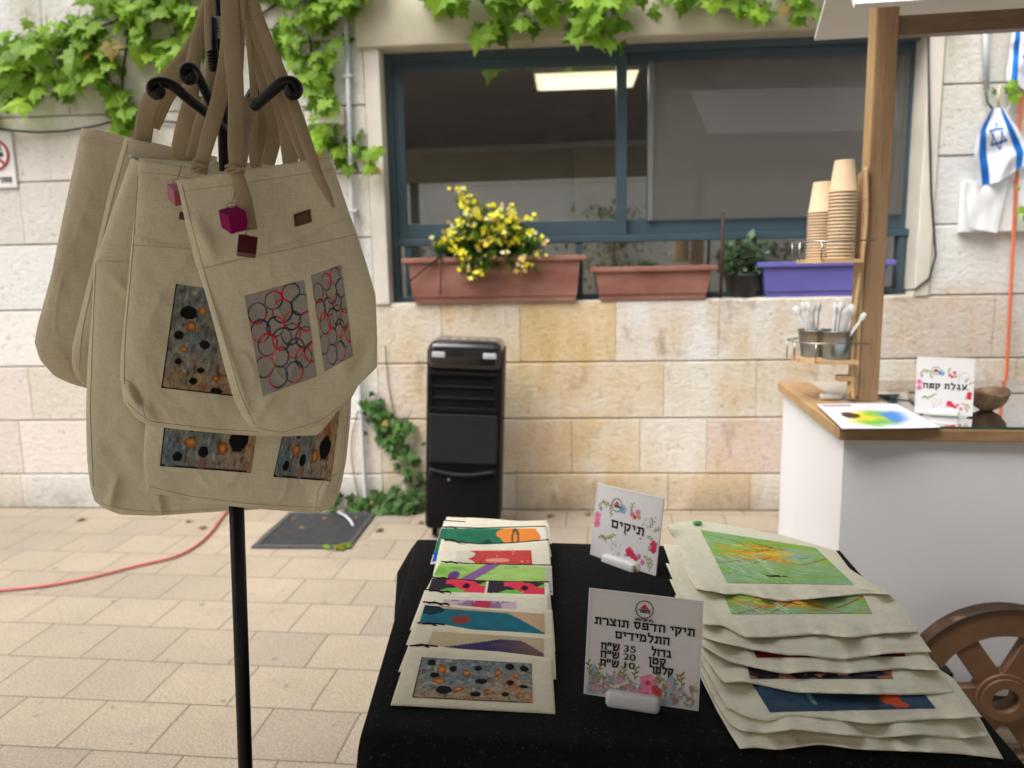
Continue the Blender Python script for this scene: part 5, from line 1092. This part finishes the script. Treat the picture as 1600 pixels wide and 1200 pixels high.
def planters():
    r1, cx, hw, zt, yc = planter('long faded terracotta window box full of yellow flowers', 627, 916, 401, 467, M_TERRA)
    planter('shorter terracotta window box with only small sprouts, in the middle of the sill', 921, 1122, 416, 466, M_TERRA, -.04)
    planter('purple plastic window box at the right end of the sill', 1184, 1400, 408, 458, M_PURPLE, -.02)
    # yellow flowering plant
    rr = random.Random(3); bx = W(765, 400, yc).x; base = MW @ Vector((bx, yc, zt - .03)); root = thing('flowering_plant', 'bushy plant with yellow and cream blossoms spilling over the long terracotta box', 'plant', base)
    g = G(); cols = []; gs = G(); fl = G(); fc = []
    tips = []
    for k in range(230):
        t = rr.random(); xx = rr.gauss(0, .14); xx = max(-.29, min(.29, xx)); dome = .33 * (1 - (xx / .36) ** 2) ** .5 * rr.uniform(.35, 1.0)
        if k < 10: xx = -.13 + rr.gauss(0, .03); dome = rr.uniform(.32, .44)
        yy = rr.uniform(-.12, .08) * (1 - .3 * dome); tip = Vector((xx * 1.05, yy - .03, dome - .02)); st = Vector((xx * .55, yy * .3, 0))
        if k > 195: tip = Vector((xx, -.10 - rr.random() * .05, rr.uniform(-.10, .05)))
        tips.append(tip); mid = (st + tip) / 2 + Vector((rr.gauss(0, .02), rr.gauss(0, .02), .02))
        P = [base + MW.to_3x3() @ q for q in (st, mid, tip)]; gs.tube(P, .0022, 5)
        for j in range(13):
            q = rr.uniform(.25, 1); p = P[0].lerp(P[1], q * 2) if q < .5 else P[1].lerp(P[2], q * 2 - 1)
            d = Vector((rr.gauss(0, 1), rr.gauss(-.4, 1), rr.gauss(.4, .7))); leafblade(g, p, d, rr.uniform(.035, .06), rr.uniform(.011, .019), Vector((0, 0, 1)), cols, rr.random())
    YL = [S(255, 244, 60), S(252, 236, 40), S(255, 250, 110), S(254, 246, 200), S(240, 214, 140), S(226, 178, 100)]
    for tip in tips:
        if rr.random() < .5: continue
        yel = rr.random() < .62
        for j in range(rr.randint(3, 7)):
            p = base + MW.to_3x3() @ (tip + Vector((rr.gauss(0, .017), rr.gauss(-.012, .014), rr.gauss(.004, .017)))); c = YL[rr.randint(0, 2)] if yel else YL[rr.randint(2, 5)]; n = Vector((rr.gauss(0, .6), -1, rr.gauss(.4, .5))).normalized(); a = n.orthogonal().normalized(); b = n.cross(a); s = rr.uniform(.011, .018)
            for q in range(5):
                an = q * 1.2566 + rr.random() * .3; dd = a * math.cos(an) + b * math.sin(an); ee = a * math.cos(an + .55) + b * math.sin(an + .55); ff = a * math.cos(an - .55) + b * math.sin(an - .55)
                V = [fl.v(p), fl.v(p + ee * s * .75 + n * .003), fl.v(p + dd * s * 1.1 + n * rr.uniform(0, .005)), fl.v(p + ff * s * .75 + n * .003)]; fl.f(V); fc.extend([c * rr.uniform(.85, 1.05)] * 4)
    o = g.build('foliage', leaf_mat('small_dark_leaf', (.04, .125, .02), (.15, .32, .055), .3), root, recalc=False); colattr(o, np.array(cols)); gs.build('stems', M_IVYD, root)
    q = NT('petal'); at = q.n('Attribute', attribute_name='Col'); q.l(at.outputs['Color'], q.p.inputs['Base Color']); q.p.inputs['Roughness'].default_value = .7; tr = q.n('BsdfTranslucent'); q.l(at.outputs['Color'], tr.inputs[0]); ms = q.n('MixShader'); ms.inputs[0].default_value = .35; q.l(q.p.outputs[0], ms.inputs[1]); q.l(tr.outputs[0], ms.inputs[2]); q.l(ms.outputs[0], q.out.inputs[0])
    o = fl.build('blossoms', q.m, root, recalc=False); colattr(o, np.clip(np.array(fc), 0, 1))
    # sprouts and the pot plant
    def tuft(name, label, px, py, d, n, sp, hh, l, wd, m, cat='plant'):
        b = MW @ W(px, py, d); b = Vector(b); root = thing(name, label, cat, b); g = G(); cols = []; gs = G()
        for k in range(n):
            x = rr.uniform(-sp, sp); h = rr.uniform(.3, 1) * hh; P = [b + Vector((x * .7, 0, 0)), b + Vector((x, rr.uniform(-.03, .03), h))]; gs.tube(P, .002, 5)
            for j in range(4): leafblade(g, P[0].lerp(P[1], rr.uniform(.4, 1)), Vector((rr.gauss(0, 1), rr.gauss(-.6, .6), rr.gauss(.2, .6))), l * rr.uniform(.7, 1.2), wd, Vector((0, 0, 1)), cols, rr.random())
        o = g.build('leaves', m, root, recalc=False); colattr(o, np.array(cols)); gs.build('stems', M_IVYD, root)
    mg = leaf_mat('grey_green_leaf', (.09, .16, .09), (.24, .36, .21), .3)
    tuft('seedlings', 'small green sprouts in the middle terracotta box', 985, 424, .03, 26, .19, .06, .03, .014, M_IVYD)
    tuft('pot_plant', 'round leaved grey green pot plant between the terracotta and purple boxes', 1163, 440, .05, 40, .10, .26, .07, .055, mg)
    c = W(1163, 455, .05); g = G(MW @ Matrix.Translation((c.x, .06, VS + .005))); g.lathe([(0, 0), (.06, 0), (.078, .12), (.082, .12), (.082, .13), (.072, .13), (.066, .11), (0, .11)], seg=24); solo(g, 'flower_pot', mat('dark_grey_pot', (.05, .05, .05), .6), 'dark round pot on the sill beside the purple box', 'pot', MW @ Vector((c.x, .06, VS + .005)))
    p0, p1 = W(1130, 332, -.06), W(1126, 466, -.06); g = G(MW); g.tube([p0, p1], .009, 8); solo(g, 'iron_rod', mat('rusty_iron', (.06, .03, .025), .8, .3, 30), 'thin rusty iron rod standing upright between the window boxes', 'rod', MW @ p1)
    g = G(MW)
    for x0, y0, x1, y1 in ((690, 398, 640, 440), (690, 400, 688, 462), (640, 440, 640, 462)): g.tube([W(x0, y0, -.058), W(x1, y1, -.062)], .004, 6)
    solo(g, 'planter_wire', M_BLACKMETAL, 'bent dark wire hung over the left end of the long terracotta box', 'wire', MW @ W(640, 462, -.06))
planters()
yard_shrubs()

# ------------------------------------------------------------------ climbing plants
LEAF = [(0, .06), (.15, .24), (.40, .28), (.35, .07), (.60, -.10), (.31, -.22), (.27, -.44), (.12, -.48), (0, -.80)]
def vine_leaf(g, p, nrm, roll, s, cols, c, rr):
    n = nrm.normalized(); up = Vector((0, 0, 1)); x = up.cross(n); x = x.normalized() if x.length > .05 else Vector((1, 0, 0)); y = n.cross(x); cr, sr = math.cos(roll), math.sin(roll); X = x * cr + y * sr; Yv = -x * sr + y * cr
    fold, droop = rr.uniform(.05, .6), rr.uniform(-.05, .5)
    def P(a, b): return g.v(p + X * a * s + Yv * b * s + n * s * (-fold * abs(a) - droop * b * b + .03 * math.sin(a * 9 + b * 7)))
    mid = [P(0, .06), P(0, -.12), P(0, -.40), P(0, -.80)]
    for sg in (1, -1):
        q = [P(a * sg, b) for a, b in LEAF[1:-1]]
        F_ = [[mid[0], q[0], q[1], q[2]], [mid[0], q[2], q[3], q[4], mid[1]], [mid[1], q[4], q[5], mid[2]], [mid[2], q[5], q[6], mid[3]]]
        for f in F_: g.f(f if sg > 0 else f[::-1], False)
    cols.extend([(c,) * 3] * 18)
def inside(poly, x, y):
    r = False; n = len(poly)
    for i in range(n):
        (x1, y1), (x2, y2) = poly[i], poly[(i + 1) % n]
        if (y1 > y) != (y2 > y) and x < (x2 - x1) * (y - y1) / (y2 - y1) + x1: r = not r
    return r
def vine(label, polys, n, size, m, seed, stems, d=(-.16, -.02), bright=(.15, 1.0), cat='climbing plant', twig=.007):
    rr = random.Random(seed); g = G(); cols = []; gs = G(); pts = []
    for poly, cnt in zip(polys, n):
        xs = [p[0] for p in poly]; ys = [p[1] for p in poly]; k = 0; tries = 0
        while k < cnt and tries < cnt * 60:
            tries += 1; x, y = rr.uniform(min(xs), max(xs)), rr.uniform(min(ys), max(ys))
            if not inside(poly, x, y): continue
            if noise.noise(Vector((x * .022, y * .03, seed))) < -.2: continue
            k += 1; dd = rr.uniform(*d); p = MW @ W(x, y, dd); out = MW.to_3x3() @ Vector((rr.gauss(0, .45), -1, rr.gauss(.55, .4)))
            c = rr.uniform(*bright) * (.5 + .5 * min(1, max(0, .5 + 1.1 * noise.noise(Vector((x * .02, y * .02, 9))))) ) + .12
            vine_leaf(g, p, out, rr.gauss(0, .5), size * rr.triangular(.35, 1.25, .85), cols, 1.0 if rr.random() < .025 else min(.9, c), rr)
            if rr.random() < .55: vine_leaf(g, MW @ W(x + rr.gauss(0, 16), y + rr.gauss(0, 10), max(dd + .05, d[1] - .01) if dd < -.06 else d[1]), MW.to_3x3() @ Vector((rr.gauss(0, .6), -1, rr.gauss(.2, .5))), rr.gauss(0, .9), size * rr.uniform(.4, .95), cols, rr.uniform(0, .3), rr)  # rear leaves close to the wall, coloured darker to paint deep shade
            if rr.random() < .5: gs.tube([p, MW @ W(x + rr.gauss(0, 8), y - rr.uniform(8, 22), min(-.01, dd + .04))], .0018, 4)
    for st in stems:
        P = [MW @ W(x, y, -.012) for x, y in st]; Q = P
        for _ in range(2):
            N = [Q[0]]
            for a, b in zip(Q, Q[1:]): N += [a * .75 + b * .25, a * .25 + b * .75]
            Q = N + [Q[-1]]
        gs.tube(Q, twig, 6)
    b = MW @ W(*stems[0][-1], 0); root = thing('climbing_vine', label, cat, b, 'vines on the stone wall')
    o = g.build('leaves', m, root, recalc=False); colattr(o, np.array(cols)); gs.build('stems', M_STEM, root)
def greenery():
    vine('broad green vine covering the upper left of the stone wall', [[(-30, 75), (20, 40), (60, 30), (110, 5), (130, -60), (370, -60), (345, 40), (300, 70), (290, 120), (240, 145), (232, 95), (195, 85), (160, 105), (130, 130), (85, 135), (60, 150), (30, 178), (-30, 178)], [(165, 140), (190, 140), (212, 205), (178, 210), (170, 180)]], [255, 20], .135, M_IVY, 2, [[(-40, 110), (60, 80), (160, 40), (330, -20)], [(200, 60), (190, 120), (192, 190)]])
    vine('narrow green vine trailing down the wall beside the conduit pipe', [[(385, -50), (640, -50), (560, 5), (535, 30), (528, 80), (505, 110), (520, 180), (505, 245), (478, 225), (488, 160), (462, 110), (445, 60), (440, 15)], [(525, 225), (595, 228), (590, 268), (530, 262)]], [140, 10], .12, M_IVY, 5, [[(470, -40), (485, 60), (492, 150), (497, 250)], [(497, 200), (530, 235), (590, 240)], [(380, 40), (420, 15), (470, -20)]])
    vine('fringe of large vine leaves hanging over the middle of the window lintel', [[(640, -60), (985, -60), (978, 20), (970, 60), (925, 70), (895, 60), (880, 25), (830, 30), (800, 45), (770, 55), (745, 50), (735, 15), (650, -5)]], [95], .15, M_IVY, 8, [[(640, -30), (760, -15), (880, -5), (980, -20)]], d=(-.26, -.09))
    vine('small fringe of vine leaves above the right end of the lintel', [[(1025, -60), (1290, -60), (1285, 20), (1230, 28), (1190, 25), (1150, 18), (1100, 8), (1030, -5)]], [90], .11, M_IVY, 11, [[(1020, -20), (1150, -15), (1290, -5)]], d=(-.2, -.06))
    vine('darker creeper climbing the foot of the wall left of the black cooler', [[(565, 620), (600, 620), (640, 660), (640, 690), (660, 720), (665, 790), (650, 800), (600, 800), (605, 770), (625, 740), (610, 700), (590, 690), (565, 665)], [(510, 775), (560, 770), (640, 775), (660, 802), (560, 815), (515, 800)]], [95, 85], .075, M_IVYD, 14, [[(602, 540), (606, 600), (618, 660), (630, 720), (640, 800)], [(560, 640), (545, 700), (560, 780)]], d=(-.12, -.01), bright=(.2, 1), twig=.003)
    vine('bit of bright vine by the flags at the right edge', [[(1570, 120), (1625, 120), (1625, 160), (1575, 150)], [(1592, 290), (1625, 290), (1625, 345), (1594, 345)]], [9, 10], .06, M_IVY, 17, [[(1610, 100), (1605, 150), (1608, 330)]])
greenery()

# ------------------------------------------------------------------ things fixed to the wall
def wall_things():
    g = G(MW); g.tube([W(538, -40, -.03), W(548, 250, -.03), W(560, 560, -.03), W(571, 778, -.03), W(572, 792, -.04)], .013, 12)
    root = thing('conduit_pipe', 'thin grey plastic conduit running down the stone wall left of the window', 'pipe', MW @ W(571, 790, -.03)); g.build('pipe', M_GREYPIPE, root)
    for y in (120, 330, 640):
        x = 538 + (y + 40) * .0405; c = W(x, y, -.02); g = G(MW); g.box((c.x - .024, -.046, c.z - .008), (c.x + .024, -.001, c.z + .008), .003); g.build('pipe_clip', M_GREYPIPE, root)
    c = W(517, 182, -.03); g = G(MW); g.box((c.x - .10, -.05, c.z - .05), (c.x + .075, -.002, c.z + .05), .008); root = thing('junction_box', 'small cream junction box on the wall beside the conduit', 'junction box', MW @ c); g.build('box_body', M_CREAM, root)
    g = G(MW); g.box((c.x - .09, -.056, c.z - .04), (c.x + .065, -.0505, c.z + .04), .003); g.build('box_lid', mat('cream_plastic', (.6, .57, .5), .5), root)
    g = G(MW); g.tube([W(503, 190, -.03), W(502, 215, -.03), W(498, 250, -.03)], .009, 8); solo(g, 'red_hose', M_ORANGE, 'short orange hose hanging from the junction box behind the vine', 'hose', MW @ W(498, 250, -.03))
    g = G(MW); g.tube([W(x, y, -.02) for x, y in ((-40, 196), (20, 204), (60, 207), (100, 205), (150, 197), (190, 186), (260, 190), (330, 196))], .006, 8); solo(g, 'wall_cable', M_BLACKMETAL, 'dark cable sagging across the wall above the no smoking sign', 'cable', MW @ W(60, 207, -.02))
    g = G(MW); g.tube([W(x, y, -.02) for x, y in ((1450, 50), (1452, 180), (1455, 300), (1462, 400), (1452, 435), (1430, 452), (1395, 455))], .0055, 8); solo(g, 'window_cable', M_BLACKMETAL, 'thin dark cable running down the wall right of the window', 'cable', MW @ W(1462, 400, -.02))
    # no smoking sign
    tl, br = W(-42, 206, -.012), W(27, 293, -.012); cx, cz = (tl.x + br.x) / 2, (tl.z + br.z) / 2; hw, hh = (br.x - tl.x) / 2, (tl.z - br.z) / 2
    root = thing('no_smoking_sign', 'white no smoking sign on the wall at the left edge', 'sign', MW @ Vector((cx, -.006, cz)))
    g = G(MW); g.box((cx - hw, -.012, cz - hh), (cx + hw, .0, cz + hh), .003); g.build('sign_plate', M_PAPER, root)
    g = G(MW); r = hw * .72; zc = cz + hh * .18
    P = [(cx + r * math.cos(t), -.0135, zc + r * math.sin(t)) for t in np.linspace(0, 2 * math.pi, 33)[:-1]]; g.tube(P, .008, 6, True); g.tube([(cx - r * .7, -.0135, zc + r * .7), (cx + r * .7, -.0135, zc - r * .7)], .008, 6); g.build('red_ring', mat('sign_red', (.48, .06, .08), .5), root)
    g = G(MW); g.box((cx - r * .75, -.0145, zc - .012), (cx + r * .62, -.0125, zc + .012)); g.tube([(cx + r * .5, -.0135, zc + .02), (cx + r * .42, -.0135, zc + .05), (cx + r * .5, -.0135, zc + .08)], .004, 5); g.build('cigarette', M_INK, root)
    g = G(); letters(g, MW @ Matrix.Translation((cx, -.0128, cz - hh * .72)) @ Matrix.Rotation(math.pi / 2, 4, 'X'), 'אסור לעשן', .05, 0, 0, width=hw * 1.5); g.build('sign_lettering', M_INK, root)
    # white pipe, flags, panel, orange cable on the right
    g = G(MW); g.tube([W(1540, 20, -.03), W(1541, 140, -.03)], .014, 10); root = thing('grey_pipe_stub', 'short grey pipe ending above the upper flag cord', 'pipe', MW @ W(1541, 140, -.03)); g.build('pipe', M_GREYPIPE, root)
    g = G(MW); g.tube([W(1540, 143, -.03), W(1543, 160, -.03), W(1552, 172, -.03)], .006, 8); g.build('green_tail', mat('dark_green_plastic', (.02, .11, .06), .5), root)
    g = G(MW); g.tube([W(1602, -20, -.05), W(1594, 180, -.05), W(1582, 400, -.05), W(1572, 600, -.05), W(1568, 700, -.05)], .009, 8); solo(g, 'orange_cord', M_ORANGE, 'orange cord hanging straight down the wall at the right edge', 'cord', MW @ W(1572, 600, -.05))
    c = W(1555, 322, -.02); a, b = W(1503, 283, -.02), W(1612, 361, -.02); g = G(MW); g.box((a.x, -.04, b.z), (b.x, -.004, a.z), .004); root = thing('white_panel_box', 'flat white box on the wall behind the hanging flag', 'box', MW @ c); g.build('panel', M_WHITE, root)
    # string of flags
    def flagart(U, V):
        C = np.broadcast_to(S(232, 236, 244), U.shape + (3,)).copy(); b = S(30, 108, 190); C = put(C, (np.abs(U - .17) < .07) | (np.abs(U - .83) < .07), b)
        for sg in (1, -1):
            x, y = (U - .5) / .19, (V - .42) / .19 * 1.0 * sg
            # triangle outline by three edge distances
            d = np.maximum.reduce([-y - .5, .866 * x + .5 * y - .5, -.866 * x + .5 * y - .5]); C = put(C, np.abs(d) < .085, b * .6)
        return C
    def flag(label, edges, d, seed):
        px = coons(*edges, 50, 60); root = thing('flag', label, 'flag', MW @ W(*px[-1, 25], d), 'small flags strung on the wall'); U, V = np.meshgrid(np.linspace(0, 1, 50), np.linspace(0, 1, 60)); C = flagart(U, V).reshape(-1, 3); g = G()
        g.grid([[MW @ W(*px[j, i], d - .03 * math.sin(U[j, i] * 9 + V[j, i] * 2 + seed) * (.3 + V[j, i]) * (1 - .5 * V[j, i]) - .03 * noise.noise(Vector((U[j, i] * 4, V[j, i] * 4, seed)))) for i in range(50)] for j in range(60)])
        o = g.build('flag_cloth', M_PRINT, root, recalc=False); colattr(o, C)
    flag('blue striped white flag with a blue star drooping from the wall', ([(1548, 170), (1568, 168)], [(1568, 168), (1590, 200), (1607, 232), (1604, 256)], [(1527, 292), (1560, 284), (1604, 256)], [(1548, 170), (1526, 205), (1522, 245), (1527, 292)]), -.10, 1)
    flag('corner of a second white flag with a blue stripe at the right edge', ([(1582, 40), (1640, 30)], [(1640, 30), (1650, 150)], [(1572, 126), (1600, 140), (1650, 150)], [(1582, 40), (1572, 126)]), -.07, 4)
    q = ((1512, 300), (1575, 290), (1578, 362), (1524, 352))
    root = thing('plastic_sheet', 'crumpled white plastic sheet hanging below the flag', 'sheet', MW @ W(1545, 360, -.07)); g = G(); n = 24
    q = ((1508, 285), (1576, 280), (1558, 364), (1514, 356)); g.grid([[MW @ W(*quad(q, i / n, j / n), -.065 - .014 * noise.noise(Vector((i * .12, j * .08, 2)))) for i in range(n + 1)] for j in range(n + 1)]); g.build('sheet', M_WHITE, root)
    g = G(MW); g.tube([W(x, y, -.06) for x, y in ((1552, 172), (1560, 180), (1566, 170), (1572, 178), (1580, 160), (1588, 135))], .004, 6); solo(g, 'flag_string', mat('white_string', (.7, .7, .68), .7), 'white string from which the flags hang', 'string', MW @ W(1566, 172, -.06))
    g = G(MW); g.tube([W(1562, 135, -.03), W(1560, 150, -.05), W(1560, 168, -.03)], .006, 6); solo(g, 'wall_hook', mat('cream_hook', (.6, .55, .35), .5), 'cream plastic hook above the drooping flag', 'hook', MW @ W(1560, 150, -.03))
wall_things()

# ------------------------------------------------------------------ on the ground
def ground_things():
    P = [onZ(x, y, .0) for x, y in ((400, 858), (556, 858), (580, 803), (446, 803))]; ex = (P[1] - P[0]).normalized(); c = sum(P, Vector()) / 4; w_ = .62; h = .62
    M = Matrix.Translation((c.x, c.y, 0)) @ Matrix.Rotation(A_W, 4, 'Z'); wd = (P[1] - P[0]).length; dp = (P[3] - P[0]).length
    root = thing('drain_grate', 'square dark grey slatted drain grate set in the paving', 'drain grate', (c.x, c.y, 0)); g = G(M)
    g.box((-wd / 2, -dp / 2, .001), (wd / 2, -dp / 2 + .03, .012), .002); g.box((-wd / 2, dp / 2 - .03, .001), (wd / 2, dp / 2, .012), .002); g.box((-wd / 2, -dp / 2 + .031, .001), (-wd / 2 + .03, dp / 2 - .031, .012), .002); g.box((wd / 2 - .03, -dp / 2 + .031, .001), (wd / 2, dp / 2 - .031, .012), .002); g.build('grate_frame', mat('cast_iron', (.055, .057, .06), .6, .2, 30), root)
    g = G(M); n = 13
    for k in range(n): y = -dp / 2 + .045 + k * (dp - .09) / (n - 1); g.box((-wd / 2 + .031, y - .008, .002), (wd / 2 - .031, y + .008, .010), .002)
    g.build('grate_slats', mat('cast_iron_slats', (.06, .062, .065), .55, .25, 30), root)
    g = G(M); g.box((-wd / 2 + .002, -dp / 2 + .002, .0006), (wd / 2 - .002, dp / 2 - .002, .0016)); g.build('drain_shade_sheet', mat('drain_shade', (.015, .015, .015), .9), root)  # flat near-black sheet standing for the shade under the slats
    g = G(); Q = [onZ(x, y, .011) for x, y in ((-60, 928), (0, 922), (50, 918), (110, 909), (160, 898), (220, 882), (270, 872), (305, 855), (330, 832), (352, 800), (372, 780))]
    for _ in range(2):
        N = [Q[0]]
        for a, b in zip(Q, Q[1:]): N += [a * .75 + b * .25, a * .25 + b * .75]
        Q = N + [Q[-1]]
    g.tube(Q, .0068, 10); solo(g, 'red_hose', M_RED, 'long red hose snaking over the paving at the left', 'hose', Q[len(Q) // 2])
    g = G(); g.tube([onZ(x, y, z) for x, y, z in ((528, 800, .03), (540, 806, .03), (548, 814, .02), (552, 822, .012))], .007, 8); solo(g, 'grey_tube', M_GREYPIPE, 'short bent grey tube lying on the drain grate', 'tube', onZ(545, 815, 0))
    rr = random.Random(9); first = None
    for k in range(16):                                    # dry leaves blown against the foot of the wall
        p = MW @ Vector((rr.uniform(-2.9, 1.4), -rr.uniform(.02, .3) - .05, .012))
        if first is None:
            g = G(); cols = []; vine_leaf(g, Vector((0, 0, 0)), Vector((.1, .1, 1)), 0, .045, cols, .2, rr); first = o = g.build('fallen_leaf', mat('dry_leaves', (.16, .095, .045), .8, .4, 20)); colattr(o, np.array(cols))
        else: o = first.copy(); COL.objects.link(o)
        o.location = p; o.rotation_euler = (rr.gauss(0, .25), rr.gauss(0, .25), rr.random() * 6); o.scale = (rr.uniform(.6, 1.2),) * 3; tag(o, 'small dry brown leaf lying on the paving along the foot of the stone wall', 'leaf', 'dry leaves along the wall')
    for k, (x, y, lab) in enumerate(((525, 853, 'fresh green vine leaf fallen on the drain grate'), (598, 824, 'dry brown leaf fallen on the paving beside the cooler'))):
        g = G(); cols = []; p = onZ(x, y, .016)
        for j in range(4 if k == 0 else 1): vine_leaf(g, p + Vector((rr.uniform(-.05, .05), rr.uniform(-.02, .02), .004 * j)), Vector((rr.gauss(0, .2), rr.gauss(0, .2), 1)), rr.random() * 6, .07 if k == 0 else .05, cols, rr.uniform(.4, 1), rr)
        o = solo(g, 'fallen_leaf', M_IVY if k == 0 else mat('dry_leaf', (.10, .06, .035), .8), lab, 'leaf', p); colattr(o, np.array(cols))
ground_things()
bpy.context.view_layer.update()
